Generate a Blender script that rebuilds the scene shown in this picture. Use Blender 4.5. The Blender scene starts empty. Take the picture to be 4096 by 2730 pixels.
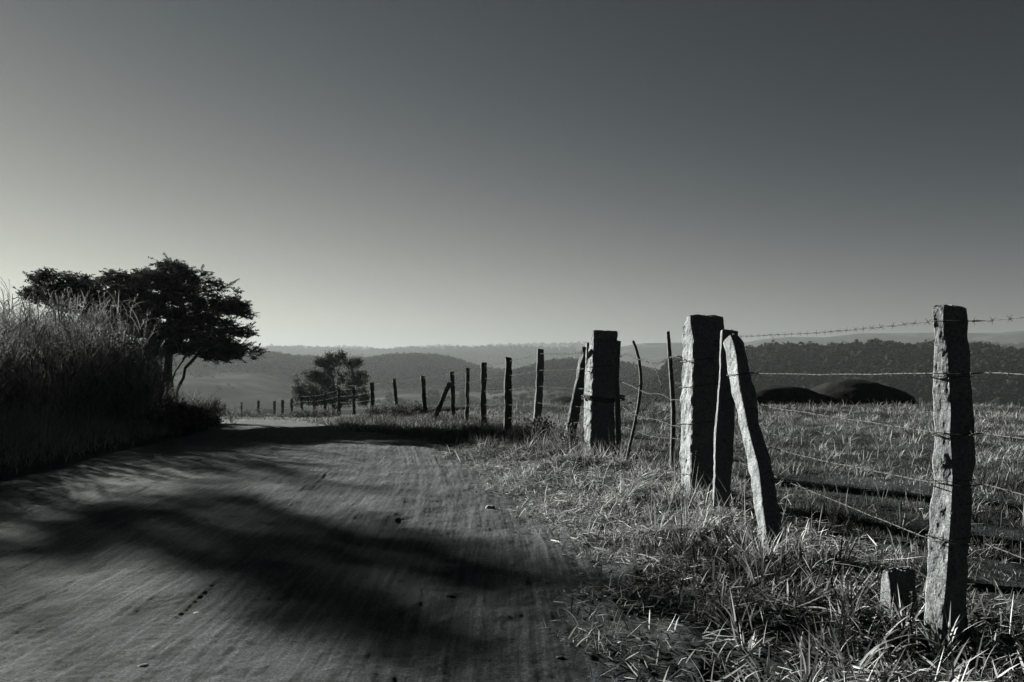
import bpy, math, random
import numpy as np
from mathutils import Vector

rng = np.random.default_rng(7)
random.seed(7)
S = bpy.context.scene
COL = S.collection

# ------------------------------------------------------------------ camera, sky, sun
F = 796.0            # focal length in pixels of a 1024 wide picture
HZ = 360.0           # horizon row
CZ = 1.35            # eye height
cam_d = bpy.data.cameras.new('camera')
cam = bpy.data.objects.new('camera', cam_d); COL.objects.link(cam)
cam.location = (0, 0, CZ)
cam.rotation_euler = (math.radians(90), 0, 0)
cam_d.sensor_width = 36.0
cam_d.lens = 36.0 * F / 1024.0
cam_d.shift_y = (HZ - 341.0) / 1024.0
cam_d.clip_start = 0.05; cam_d.clip_end = 30000
S.camera = cam

SUN_AZ = 47.0        # degrees to the left of the view direction
SUN_EL = 16.5
w = bpy.data.worlds.new('World'); S.world = w; w.use_nodes = True
nt = w.node_tree; nt.nodes.clear()
wo = nt.nodes.new('ShaderNodeOutputWorld'); bg = nt.nodes.new('ShaderNodeBackground')
sky = nt.nodes.new('ShaderNodeTexSky'); sky.sky_type = 'NISHITA'; sky.sun_disc = False
sky.sun_elevation = math.radians(SUN_EL); sky.sun_rotation = math.radians(-SUN_AZ)
sky.air_density = 1.0; sky.dust_density = 0.08; sky.ozone_density = 1.0
def _math(op, a, b=None):
    m = nt.nodes.new('ShaderNodeMath'); m.operation = op
    for k, v in enumerate((a, b)):
        if v is None: continue
        if isinstance(v, (int, float)): m.inputs[k].default_value = v
        else: nt.links.new(v, m.inputs[k])
    return m.outputs[0]
bw = nt.nodes.new('ShaderNodeRGBToBW')
L = nt.links.new
L(sky.outputs[0], bw.inputs[0])
x_ = _math('MULTIPLY', bw.outputs[0], 0.1)
v_ = _math('MULTIPLY', _math('POWER', x_, 2.25), 0.73)           # the print's contrast
v_ = _math('DIVIDE', v_, _math('ADD', _math('MULTIPLY', v_, 0.45), 1.0))
# darker towards the zenith and away from the sun
geo = nt.nodes.new('ShaderNodeTexCoord'); sxyz = nt.nodes.new('ShaderNodeSeparateXYZ'); L(geo.outputs['Generated'], sxyz.inputs[0])
dt = nt.nodes.new('ShaderNodeVectorMath'); dt.operation = 'DOT_PRODUCT'; L(geo.outputs['Generated'], dt.inputs[0])
dt.inputs[1].default_value = (-math.sin(math.radians(SUN_AZ)), math.cos(math.radians(SUN_AZ)), 0)
def _mr(src, a, b, c, d):
    m = nt.nodes.new('ShaderNodeMapRange'); m.interpolation_type = 'SMOOTHSTEP'; nt.links.new(src, m.inputs['Value'])
    for k_, q_ in zip(('From Min', 'From Max', 'To Min', 'To Max'), (a, b, c, d)): m.inputs[k_].default_value = q_
    return m.outputs[0]
away = _math('MULTIPLY', _mr(dt.outputs['Value'], -0.5, 0.12, 0.5, 1.0), _mr(sxyz.outputs['Z'], 0.38, 0.95, 1.0, 0.6))
cr = nt.nodes.new('ShaderNodeValToRGB')                          # the print's toning: cool where dim, warm where bright
cr.color_ramp.elements[0].position = 0.0; cr.color_ramp.elements[0].color = (0.60, 0.88, 1.18, 1)
cr.color_ramp.elements[1].position = 0.5; cr.color_ramp.elements[1].color = (1.0, 1.0, 0.85, 1)
for p_, c_ in ((0.05, (0.76, 0.94, 1.10, 1)), (0.12, (0.975, 1.0, 1.02, 1)), (0.22, (1.0, 1.0, 0.94, 1))):
    e = cr.color_ramp.elements.new(p_); e.color = c_
L(v_, cr.inputs[0])
mx = nt.nodes.new('ShaderNodeVectorMath'); mx.operation = 'SCALE'
L(cr.outputs[0], mx.inputs[0]); L(_math('MULTIPLY', _math('MULTIPLY', v_, away), 10.0 / 2.64), mx.inputs['Scale'])
L(mx.outputs[0], bg.inputs['Color']); bg.inputs['Strength'].default_value = 0.1
L(bg.outputs[0], wo.inputs['Surface'])

sl = bpy.data.lights.new('sun', 'SUN'); sl.energy = 5.0; sl.angle = math.radians(0.6); sl.color = (0.985, 1.0, 0.93)
so = bpy.data.objects.new('sun', sl); COL.objects.link(so)
az, el = math.radians(SUN_AZ), math.radians(SUN_EL)
SUNV = Vector((-math.sin(az) * math.cos(el), math.cos(az) * math.cos(el), math.sin(el)))
so.rotation_euler = SUNV.to_track_quat('Z', 'Y').to_euler()
so.location = SUNV * 50

vs = S.view_settings
vs.view_transform = 'Standard'; vs.look = 'None'; vs.exposure = 1.4; vs.gamma = 1.0
vs.use_curve_mapping = False
S.cycles.max_bounces = 5; S.cycles.diffuse_bounces = 0; S.cycles.glossy_bounces = 1
S.cycles.transmission_bounces = 3; S.cycles.transparent_max_bounces = 6; S.cycles.volume_bounces = 0

# ------------------------------------------------------------------ helpers
def at(px, py, d):
    """point seen at source pixel (4096 wide) px,py standing d metres away"""
    return np.array([(px / 4 - 512) / F * d, d, CZ + (HZ - py / 4) / F * d])

def tag(o, label=None, cat=None, group=None, kind=None):
    if label: o['label'] = label
    if cat: o['category'] = cat
    if group: o['group'] = group
    if kind: o['kind'] = kind
    return o

def empty(name, loc):
    o = bpy.data.objects.new(name, None); COL.objects.link(o); o.location = loc
    o.empty_display_size = 0.1
    return o

def mesh_obj(name, V, Fq, mat, parent=None, smooth=True, tone=None, origin=None):
    """V (n,3); Fq list of arrays of faces (k-gon arrays)"""
    V = np.asarray(V, dtype=np.float32)
    if origin is not None: V = V - np.asarray(origin, dtype=np.float32)
    if not isinstance(Fq, list): Fq = [Fq]
    Fq = [np.asarray(f, dtype=np.int32) for f in Fq if len(f)]
    me = bpy.data.meshes.new(name)
    nl = sum(f.size for f in Fq); nf = sum(len(f) for f in Fq)
    me.vertices.add(len(V)); me.loops.add(nl); me.polygons.add(nf)
    me.vertices.foreach_set('co', V.ravel())
    me.loops.foreach_set('vertex_index', np.concatenate([f.ravel() for f in Fq]))
    st = []; tot = []; k = 0
    for f in Fq:
        n = f.shape[1]
        st.append(k + n * np.arange(len(f))); k += f.size
    me.polygons.foreach_set('loop_start', np.concatenate(st).astype(np.int32))
    me.polygons.foreach_set('use_smooth', np.full(nf, smooth))
    me.update(calc_edges=True); me.validate()
    if tone is not None:
        a = me.attributes.new('tone', 'FLOAT', 'POINT'); a.data.foreach_set('value', np.asarray(tone, dtype=np.float32))
    me.materials.append(mat)
    o = bpy.data.objects.new(name, me); COL.objects.link(o)
    if origin is not None and parent is None: o.location = [float(c) for c in origin]
    if parent is not None: o.parent = parent
    return o

def _h(ix, iy, iz, seed):
    h = (ix.astype(np.uint32) * np.uint32(374761393)) ^ (iy.astype(np.uint32) * np.uint32(668265263)) \
        ^ (iz.astype(np.uint32) * np.uint32(2147483647)) ^ np.uint32((seed * 1274126177) & 0xffffffff)
    h = (h ^ (h >> np.uint32(13))) * np.uint32(1274126177)
    h = (h ^ (h >> np.uint32(16))) * np.uint32(2246822519)
    h = h ^ (h >> np.uint32(15))
    return (h & np.uint32(0xffffff)).astype(np.float64) / 0xffffff

def vnoise(x, y, z=None, seed=0):
    """value noise, -1..1"""
    x = np.asarray(x, float); y = np.asarray(y, float)
    x, y = np.broadcast_arrays(x, y)
    ix = np.floor(x).astype(np.int64); iy = np.floor(y).astype(np.int64)
    fx = x - ix; fy = y - iy
    fx = fx * fx * (3 - 2 * fx); fy = fy * fy * (3 - 2 * fy)
    if z is None:
        iz = np.zeros_like(ix)
        a = _h(ix, iy, iz, seed); b = _h(ix + 1, iy, iz, seed); c = _h(ix, iy + 1, iz, seed); d = _h(ix + 1, iy + 1, iz, seed)
        return ((a + (b - a) * fx) * (1 - fy) + (c + (d - c) * fx) * fy) * 2 - 1
    z = np.broadcast_to(np.asarray(z, float), x.shape)
    iz = np.floor(z).astype(np.int64); fz = z - iz; fz = fz * fz * (3 - 2 * fz)
    r = []
    for k in (0, 1):
        a = _h(ix, iy, iz + k, seed); b = _h(ix + 1, iy, iz + k, seed); c = _h(ix, iy + 1, iz + k, seed); d = _h(ix + 1, iy + 1, iz + k, seed)
        r.append((a + (b - a) * fx) * (1 - fy) + (c + (d - c) * fx) * fy)
    return (r[0] * (1 - fz) + r[1] * fz) * 2 - 1

def fbm(x, y, z=None, seed=0, oct=4):
    s = 0; a = 1; t = 0
    for o in range(oct):
        f = 2.03 ** o
        s = s + a * vnoise(x * f + 7.3 * o, y * f + 3.1 * o, None if z is None else z * f, seed + o); t += a; a *= 0.5
    return s / t

def sst(a, b, x):
    t = np.clip((np.asarray(x, float) - a) / (b - a), 0, 1)
    return t * t * (3 - 2 * t)

# ------------------------------------------------------------------ materials (all grey: the place as a toned black and white print)
def mat(name, build):
    m = bpy.data.materials.new(name); m.use_nodes = True
    n = m.node_tree; n.nodes.clear()
    out = n.nodes.new('ShaderNodeOutputMaterial')
    build(n, out)
    return m

def N(n, t, **kw):
    x = n.nodes.new(t)
    for k, v in kw.items(): setattr(x, k, v)
    return x

def noise_node(n, scale, detail=6, rough=0.6, coord=None, dist=0.0):
    t = N(n, 'ShaderNodeTexNoise'); t.inputs['Scale'].default_value = scale
    t.inputs['Detail'].default_value = detail; t.inputs['Roughness'].default_value = rough
    t.inputs['Distortion'].default_value = dist
    if coord is not None: n.links.new(coord, t.inputs['Vector'])
    return t

def ramp(n, src, stops):
    r = N(n, 'ShaderNodeValToRGB')
    el = r.color_ramp.elements
    while len(el) < len(stops): el.new(0.5)
    for e_, (p, c) in zip(el, stops):
        e_.position = p; e_.color = (c[0], c[1], c[2], 1) if isinstance(c, tuple) else (c, c, c, 1)
    n.links.new(src, r.inputs[0]); return r

def surf(base_lo, base_hi, scale, bump_scale=40, bump=0.3, bump_dist=0.01, rough=0.95, obj=True, extra=None, spec=0.2):
    def b(n, out):
        tc = N(n, 'ShaderNodeTexCoord'); c = tc.outputs['Object' if obj else 'Generated']
        p = N(n, 'ShaderNodeBsdfPrincipled'); p.inputs['Roughness'].default_value = rough
        p.inputs['Specular IOR Level'].default_value = spec
        a = noise_node(n, scale, 8, 0.65, c)
        r = ramp(n, a.outputs['Fac'], [(0.3, base_lo), (0.7, base_hi)])
        n.links.new(r.outputs[0], p.inputs['Base Color'])
        bn = noise_node(n, bump_scale, 8, 0.7, c)
        bp = N(n, 'ShaderNodeBump'); bp.inputs['Strength'].default_value = bump; bp.inputs['Distance'].default_value = bump_dist
        n.links.new(bn.outputs['Fac'], bp.inputs['Height']); n.links.new(bp.outputs[0], p.inputs['Normal'])
        if extra: extra(n, c, r, p)
        n.links.new(p.outputs[0], out.inputs['Surface'])
    return b

def granite(n, out):
    tc = N(n, 'ShaderNodeTexCoord'); c = tc.outputs['Object']
    p = N(n, 'ShaderNodeBsdfPrincipled'); p.inputs['Roughness'].default_value = 0.85; p.inputs['Specular IOR Level'].default_value = 0.25
    big = noise_node(n, 6, 5, 0.6, c)
    vo = N(n, 'ShaderNodeTexVoronoi'); vo.inputs['Scale'].default_value = 130; n.links.new(c, vo.inputs['Vector'])
    r1 = ramp(n, big.outputs['Fac'], [(0.3, (.29, .305, .325)), (0.7, (.47, .485, .50))])
    sp = N(n, 'ShaderNodeSeparateColor'); n.links.new(vo.outputs['Color'], sp.inputs[0])
    r2 = ramp(n, sp.outputs[0], [(0.0, 0.45), (0.3, 0.85), (0.75, 1.0), (1.0, 1.4)])
    m = N(n, 'ShaderNodeMix', data_type='RGBA', blend_type='MULTIPLY'); m.inputs['Factor'].default_value = 1.0
    n.links.new(r1.outputs[0], m.inputs['A']); n.links.new(r2.outputs[0], m.inputs['B'])
    # lichen patches
    li = noise_node(n, 11, 6, 0.7, c, 0.4)
    r3 = ramp(n, li.outputs['Fac'], [(0.56, 1.0), (0.64, 0.45)])
    m2 = N(n, 'ShaderNodeMix', data_type='RGBA', blend_type='MULTIPLY'); m2.inputs['Factor'].default_value = 0.8
    n.links.new(m.outputs['Result'], m2.inputs['A']); n.links.new(r3.outputs[0], m2.inputs['B'])
    n.links.new(m2.outputs['Result'], p.inputs['Base Color'])
    mpz = N(n, 'ShaderNodeMapping'); mpz.inputs['Scale'].default_value = (1, 1, .25); n.links.new(c, mpz.inputs['Vector'])
    b1 = noise_node(n, 60, 10, 0.8, mpz.outputs[0])
    bp = N(n, 'ShaderNodeBump'); bp.inputs['Strength'].default_value = 1.0; bp.inputs['Distance'].default_value = 0.011
    n.links.new(b1.outputs['Fac'], bp.inputs['Height']); n.links.new(bp.outputs[0], p.inputs['Normal'])
    n.links.new(p.outputs[0], out.inputs['Surface'])

def leafmat(lo, hi, trans=0.35, spec=0.04):
    def b(n, out):
        at_ = N(n, 'ShaderNodeAttribute'); at_.attribute_name = 'tone'
        r = ramp(n, at_.outputs['Fac'], [(0.0, lo), (1.0, hi)])
        d = N(n, 'ShaderNodeBsdfPrincipled'); d.inputs['Roughness'].default_value = 0.6
        d.inputs['Specular IOR Level'].default_value = spec; d.inputs['Roughness'].default_value = .8
        t = N(n, 'ShaderNodeBsdfTranslucent')
        n.links.new(r.outputs[0], d.inputs['Base Color']); n.links.new(r.outputs[0], t.inputs['Color'])
        mxs = N(n, 'ShaderNodeMixShader'); mxs.inputs[0].default_value = trans
        n.links.new(d.outputs[0], mxs.inputs[1]); n.links.new(t.outputs[0], mxs.inputs[2])
        n.links.new(mxs.outputs[0], out.inputs['Surface'])
    return b

def roadmat(n, out):
    g = N(n, 'ShaderNodeNewGeometry'); c = g.outputs['Position']
    p = N(n, 'ShaderNodeBsdfPrincipled'); p.inputs['Roughness'].default_value = 0.95; p.inputs['Specular IOR Level'].default_value = 0.15
    a = noise_node(n, 1.3, 8, 0.7, c)
    r = ramp(n, a.outputs['Fac'], [(0.3, (.074, .083, .091)), (0.7, (.124, .134, .143))])
    mp = N(n, 'ShaderNodeMapping'); mp.inputs['Scale'].default_value = (24, 0.9, 1); n.links.new(c, mp.inputs['Vector'])
    st = noise_node(n, 1.0, 6, 0.7, mp.outputs[0])
    r2 = ramp(n, st.outputs['Fac'], [(0.35, 0.45), (0.5, .95), (0.65, 1.6)])
    m = N(n, 'ShaderNodeMix', data_type='RGBA', blend_type='MULTIPLY'); m.inputs['Factor'].default_value = 1.0
    n.links.new(r.outputs[0], m.inputs['A']); n.links.new(r2.outputs[0], m.inputs['B'])
    gr = noise_node(n, 75, 5, 0.75, c)
    r3 = ramp(n, gr.outputs['Fac'], [(0.34, 0.3), (0.5, 1.0), (0.66, 2.1)])
    m3 = N(n, 'ShaderNodeMix', data_type='RGBA', blend_type='MULTIPLY'); m3.inputs['Factor'].default_value = 1.0
    n.links.new(m.outputs['Result'], m3.inputs['A']); n.links.new(r3.outputs[0], m3.inputs['B'])
    n.links.new(m3.outputs['Result'], p.inputs['Base Color'])
    b1 = noise_node(n, 52, 12, 0.85, c)
    bp = N(n, 'ShaderNodeBump'); bp.inputs['Strength'].default_value = 1.0; bp.inputs['Distance'].default_value = 0.06
    n.links.new(b1.outputs['Fac'], bp.inputs['Height']); n.links.new(bp.outputs[0], p.inputs['Normal'])
    n.links.new(p.outputs[0], out.inputs['Surface'])

def groundmat(n, out):
    g = N(n, 'ShaderNodeNewGeometry'); c = g.outputs['Position']
    p = N(n, 'ShaderNodeBsdfPrincipled'); p.inputs['Roughness'].default_value = 1.0; p.inputs['Specular IOR Level'].default_value = 0.0
    a = noise_node(n, 0.9, 8, 0.7, c)
    r = ramp(n, a.outputs['Fac'], [(0.3, (.04, .045, .05)), (0.7, (.11, .118, .125))])
    # far away: woods and pale fields as broad patches, kept light to imitate mist
    f = noise_node(n, 0.011, 9, 0.68, c, 0.8)
    rf = ramp(n, f.outputs['Fac'], [(0.38, 0.03), (0.50, 0.05), (0.62, 0.12), (0.75, 0.05)])
    ln = N(n, 'ShaderNodeVectorMath', operation='LENGTH'); n.links.new(c, ln.inputs[0])
    mr = N(n, 'ShaderNodeMapRange'); mr.inputs['From Min'].default_value = 60; mr.inputs['From Max'].default_value = 250
    n.links.new(ln.outputs['Value'], mr.inputs['Value'])
    m = N(n, 'ShaderNodeMix', data_type='RGBA')
    n.links.new(mr.outputs[0], m.inputs['Factor']); n.links.new(r.outputs[0], m.inputs['A']); n.links.new(rf.outputs[0], m.inputs['B'])
    n.links.new(m.outputs['Result'], p.inputs['Base Color'])
    b1 = noise_node(n, 45, 12, 0.8, c)
    bp = N(n, 'ShaderNodeBump'); bp.inputs['Strength'].default_value = 1.0; bp.inputs['Distance'].default_value = 0.05
    n.links.new(b1.outputs['Fac'], bp.inputs['Height']); n.links.new(bp.outputs[0], p.inputs['Normal'])
    n.links.new(p.outputs[0], out.inputs['Surface'])

M = dict(
    granite=mat('granite', granite),
    road=mat('packed_dirt', roadmat),
    ground=mat('soil', groundmat),
    bark=mat('bark', surf(0.05, 0.14, 12, 60, 0.8, 0.02)),
    pole=mat('weathered_wood', surf(0.14, 0.34, 30, 90, 0.6, 0.004)),
    shade_post=mat('shade_dark_granite', surf(0.06, 0.20, 14, 70, 1.0, 0.012)),  # granite darkened so sunlit far posts read as unlit silhouettes
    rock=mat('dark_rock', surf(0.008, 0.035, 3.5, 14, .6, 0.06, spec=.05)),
    stone=mat('pale_stone', surf(0.35, 0.6, 20, 60, 0.6, 0.006)),
    dirtclod=mat('dirt_clod', surf(0.10, 0.18, 20, 60, 0.6, 0.006)),
    wire=mat('rusty_wire', surf(0.035, 0.11, 60, 200, 0.4, 0.001, rough=0.6, spec=0.25)),
    steel=mat('steel', surf(0.25, 0.35, 10, 100, 0.1, 0.001, rough=0.6)),
    grass=mat('dry_grass', leafmat(0.035, 0.82, 0.18, .10)),
    weed=mat('shade_toned_weed', leafmat(0.03, 0.16, 0.3)),  # dark leaf tone imitates shade on the far verge
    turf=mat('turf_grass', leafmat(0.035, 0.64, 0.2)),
    cane=mat('cane_grass', leafmat(0.05, 0.26, 0.4)),
    plume=mat('seed_plume', leafmat(0.12, 0.34, 0.45)),
    shadegrass=mat('verge_grass', leafmat(0.14, 0.45, 0.3)),
    leaf=mat('leaf', leafmat(0.03, 0.09, 0.25)),
    leaf2=mat('pale_leaf', leafmat(0.05, 0.15, 0.3)),
    forest=mat('forest_leaf', leafmat(0.012, 0.03, 0.0, 0.0)),
)

# ------------------------------------------------------------------ lie of the land
FY = [-60, 0.2, 3.75, 6.7, 7.3, 10.2, 13.2, 14.9, 16.8, 18.8, 20.8, 23.2, 25.8, 28.2, 31, 33.5, 36.5, 40, 44, 48.5, 53, 64, 80, 90, 98, 105, 160]
FX = [8, 2.35, 2.06, 1.80, 1.72, 1.15, .45, -.08, -.60, -1.06, -1.57, -2.56, -3.75, -4.95, -6.15, -7.28, -8.6, -9.9, -11.6, -13.4, -15.2, -19.1, -25.5, -30.6, -35.3, -40, -80]
def fence_x(y): return np.interp(y, FY, FX)
RE = np.array([(-30, -5.2, .6), (0, -5.1, .6), (3.3, -5.1, .5), (5.1, -5.05, .3), (7.8, -5.04, -.1), (9.4, -5.1, -.42), (12, -5.2, -1.1), (13.3, -5.35, -1.6), (15, -5.6, -2.6), (17, -6.1, -3.85), (21, -7.9, -5.5),
               (25, -9.6, -7.1), (30, -12.2, -9.5), (40, -18.5, -15.3), (60, -37, -31), (80, -57, -49), (120, -100, -88)])   # road edges: y, left, right
RY = RE[:, 0]; RX = (RE[:, 1] + RE[:, 2]) / 2; RH = (RE[:, 2] - RE[:, 1]) / 2
_yy = np.linspace(-30, 120, 1501)
def _smooth(a, k=9):
    b = np.concatenate([np.full(k, a[0]), a, np.full(k, a[-1])])
    return np.convolve(b, np.ones(2 * k + 1) / (2 * k + 1), 'valid')
_rx = _smooth(np.interp(_yy, RY, RX)); _rh = _smooth(np.interp(_yy, RY, RH))
def road_x(y): return np.interp(y, _yy, _rx)
def road_h(y): return np.interp(y, _yy, _rh)

HR = [ # ridges: distance, width, [(source px, source py)...] skyline
 (520, 170, [(1900, 1640), (2478, 1640), (2640, 1500), (2680, 1462), (2722, 1446), (2800, 1430), (2900, 1418), (2989, 1412), (3114, 1397), (3297, 1400), (3400, 1392), (3481, 1386), (3633, 1397), (3874, 1398), (4005, 1410), (4096, 1419), (4500, 1440)]),
 (760, 240, [(1000, 1560), (1900, 1530), (2050, 1490), (2177, 1454), (2263, 1441), (2315, 1443), (2400, 1450), (2478, 1456), (2530, 1461), (2600, 1482), (2700, 1500), (3000, 1500), (4096, 1480)]),
 (950, 340, [(-400, 1380), (300, 1395), (700, 1412), (1040, 1417), (1121, 1419), (1176, 1429), (1278, 1434), (1457, 1437), (1515, 1431), (1572, 1423), (1668, 1420), (1744, 1423), (1821, 1440), (1897, 1464), (1955, 1480), (2200, 1500), (4096, 1500)]),
 (2300, 480, [(-400, 1400), (900, 1418), (1300, 1424), (1500, 1424), (1650, 1418), (1763, 1413), (1813, 1405), (1974, 1414), (2070, 1429), (2127, 1440), (2300, 1460), (2500, 1440), (4096, 1430)]),
 (3600, 600, [(-400, 1380), (900, 1396), (1013, 1394), (1176, 1391), (1278, 1395), (1414, 1390), (1515, 1400), (1565, 1406), (1645, 1392), (1744, 1388), (1878, 1392), (2012, 1382), (2200, 1380), (2339, 1376), (2440, 1384), (2482, 1390), (2554, 1395), (2626, 1405), (2674, 1417), (2722, 1431), (2900, 1440), (4500, 1440)]),
 (1750, 300, [(-400, 1700), (3500, 1700), (3650, 1450), (3750, 1396), (3874, 1376), (4000, 1378), (4096, 1382), (4500, 1384)]),
 (2500, 420, [(-400, 1400), (2300, 1400), (2482, 1388), (2530, 1378), (2578, 1373), (2674, 1371), (2800, 1370), (2989, 1369), (3040, 1357), (3150, 1348), (3297, 1349), (3431, 1334), (3733, 1331), (3985, 1333), (4096, 1324), (4500, 1320)]),
]
TREEH = [3.2, 3.6, 3.6, 6.5, 8.0, 4, 0]
def far_z(x, y):
    r = np.hypot(x, y); a = np.arctan2(x, np.maximum(y, 1e-3)); a = np.where(y > 1, a, np.sign(x) * 1.2)
    tx = np.clip(np.tan(np.clip(a, -1.1, 1.1)), -1.5, 1.5)
    px = (512 + F * tx) * 4
    cosa = np.cos(np.clip(a, -1.1, 1.1))
    z = np.full(np.broadcast(x, y).shape, -34.0) + 9 * fbm(x / 150, y / 150, seed=3)
    for k, (D, wd, sk) in enumerate(HR):
        py = np.interp(px, [s[0] for s in sk], [s[1] for s in sk])
        Dk = D * (1 + 0.06 * fbm(tx * 5, tx * 0 + k, seed=20 + k))
        top = CZ + (HZ - py / 4) / F * Dk * cosa - TREEH[k]
        sh = np.exp(-((r - Dk) / wd) ** 2)
        zz = -34 + (top + 34) * sh + (1 - sh) * 9 * fbm(x / 110, y / 110, seed=40 + k) + sh * (1 - sh) * 14 * fbm(x / 260, y / 260, seed=50 + k, oct=2) 
        z = np.where(r < 7500, np.maximum(z, zz), z)
    return z

_zy = np.linspace(-60, 300, 3601)
_zs = _smooth(np.interp(_zy, [-60, 11, 13, 17, 21, 25, 32, 44, 57, 66, 80, 105, 130, 200, 300], [0, 0, -.04, -.16, -.34, -.57, -1.08, -1.93, -2.8, -3.3, -4.3, -5.9, -9, -19, -30]), 10)
def ground0(x, y):
    x = np.asarray(x, float); y = np.asarray(y, float)
    x, y = np.broadcast_arrays(x, y)
    r = np.hypot(x, y)
    zc = np.interp(y, _zy, _zs)
    zf = np.interp(y + 0.12 * x, [-60, 24, 27, 31, 45, 80, 150, 300], [0, 0, -.15, -.6, -2.4, -7, -15, -30])
    sd = x - fence_x(y)
    b = sst(0.3, 5.0, sd)
    z = zc * (1 - b) + zf * b
    # verge mound along the fence, bank under the tall grass on the left
    z = z + 0.10 * np.exp(-((sd + 0.1) / 0.9) ** 2) * sst(4.5, 8, y)
    z = z + 0.09 * fbm(x / .42, y / .42, seed=8, oct=2) * np.exp(-((sd + .5) / .8) ** 2) * sst(16, 12, y) * sst(2, 4, y)
    z = z + 0.08 * sst(19, 22, y) * np.exp(-((sd - 0.5) / 1.6) ** 2) * sst(34, 26, y)
    dl = (road_x(y) - road_h(y)) - x
    z = z + 0.35 * sst(0.6, 4.5, dl) * sst(60, 25, y)
    z = z + 0.05 * fbm(x / 1.7, y / 1.7, seed=5) * sst(60, 20, r) + .10 * b * fbm((x * .6 + y * .8) / 5 + 3, (x * .8 - y * .6) / 1.1, seed=7, oct=3) * sst(27, 22, y) * sst(2.5, 6, y) + 0.025 * fbm(x / .4, y / .4, seed=6) * sst(30, 10, r)
    fz = far_z(x, y)
    t = sst(180, 380, r)
    return z * (1 - t) + fz * t

def road_mask(x, y):
    u = np.abs(x - road_x(y)); wob = 0.18 * fbm(x * 0 + y / 1.1, np.sign(x - road_x(y)) * 3.0 + y * 0, seed=9, oct=4)
    return sst(-0.2, -0.5, u - road_h(y) - wob) * sst(100, 70, y)

def ground(x, y):
    z = ground0(x, y)
    m = road_mask(x, y)
    return z - 0.13 * m

# ground sheet (polar grid: fine near the photographer, reaching the horizon)
def build_ground():
    a = np.concatenate([np.radians(np.arange(-180, -42, 4.0)), np.radians(np.arange(-42, 42.01, 0.14)), np.radians(np.arange(46, 178, 4.0))])
    r = np.concatenate([[0.02, 0.4, 0.8, 1.2], np.geomspace(1.6, 60, 190), np.geomspace(62, 7000, 230)])
    A, R = np.meshgrid(a, r)
    X = R * np.sin(A); Y = R * np.cos(A)
    Z = ground(X, Y)
    V = np.stack([X, Y, Z], -1).reshape(-1, 3)
    na = len(a); nr = len(r)
    i = np.arange(nr - 1)[:, None] * na; j = np.arange(na)[None, :]; j2 = (j + 1) % na
    q = np.stack([i + j, i + j2, i + na + j2, i + na + j], -1).reshape(-1, 4)[:, ::-1]
    o = mesh_obj('ground', V, q, M['ground'])
    tag(o, kind='structure')
build_ground()

# dirt road with wheel tracks pressed into it
tracks = []
for k in range(44):
    tracks.append((rng.uniform(-2.6, 2.5), rng.uniform(-0.10, 0.10), rng.uniform(-0.3, 0.3), rng.uniform(0.05, 0.11), rng.uniform(0.2, .8), rng.uniform(0.045, 0.075), rng.uniform(0, 6)))
def road_rel(x, y):
    u = x - road_x(y)
    h = 0.035 * np.cos(u / 2.7 * 1.5) - 0.02
    h = h + 0.012 * fbm(x / .7, y / 2.6, seed=11, oct=3) + 0.0030 * fbm(x / .06, y / .3, seed=12, oct=3) + 0.006 * fbm(u / .16, y / 2.2, seed=19, oct=2)
    # fine ridges dragged along the road
    along = fbm(u / .032, y / 1.5, seed=13, oct=2)
    h = h + 0.0074 * along * (0.35 + 0.65 * sst(-.2, .5, fbm(x / 1.1, y / 2.2, seed=14)))
    h0 = h; h = 0
    for (u0, sl_, cv, wd, am, per, ph) in tracks:
        c = u0 + sl_ * (y - 6) * 0.6 + cv * np.sin(y / 5.0 + ph)
        d = (u - c) / wd
        fade = sst(-.35, .25, fbm(y / 2.3 + ph * 5, u * 0, seed=15)) * am
        prof = np.exp(-np.abs(d) ** 4)
        rim = np.exp(-((np.abs(d) - 1.15) / .18) ** 2)
        lug = np.sign(np.sin((y + np.abs(d) * 0.5 * per) / per * 2 * math.pi)) * sst(1.0, .5, np.abs(d))
        h = h + fade * (-0.004 * prof + 0.0025 * rim + 0.0012 * prof * lug)
    h = h0 + .7 * np.clip(h, -.005, .004)
    # clods and pebbles on the crust
    h = h + 0.0028 * fbm(x / .032, y / .032, seed=16, oct=2) + 0 * x
    edge = sst(1.2, 2.6, np.abs(u))
    h = h + edge * 0.012 * fbm(x / .14, y / .2, seed=18, oct=3)
    return h
def build_road():
    y1 = [-6.0]
    while y1[-1] < 2.0: y1.append(y1[-1] + 0.15)
    while y1[-1] < 95: y1.append(y1[-1] + max(0.012, 0.0036 * y1[-1]))
    ys = np.array(y1)
    us = np.linspace(-1.3, 1.3, 860)
    U, Y = np.meshgrid(us, ys)
    X = road_x(Y) + U * road_h(Y)
    wob = 0.18 * fbm(Y / 1.1, np.sign(U) * 3.0, seed=9, oct=4)
    e = np.abs(X - road_x(Y)) - road_h(Y) - wob
    Z = ground0(X, Y) + (road_rel(X, Y) + 0.02) * sst(0.9, 0.2, e) + 0.012 * sst(.1, .3, e) * sst(.8, .5, e) * (1 + fbm(X / .12, Y / .12, seed=24, oct=3)) - 0.03 * sst(0.45, 0.8, e)
    V = np.stack([X, Y, Z], -1).reshape(-1, 3)
    nu = len(us); ny = len(ys)
    i = np.arange(ny - 1)[:, None] * nu; j = np.arange(nu - 1)[None, :]
    q = np.stack([i + j, i + j + 1, i + nu + j + 1, i + nu + j], -1).reshape(-1, 4)
    tag(mesh_obj('dirt_road', V, q, M['road']), kind='structure')
build_road()

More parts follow.
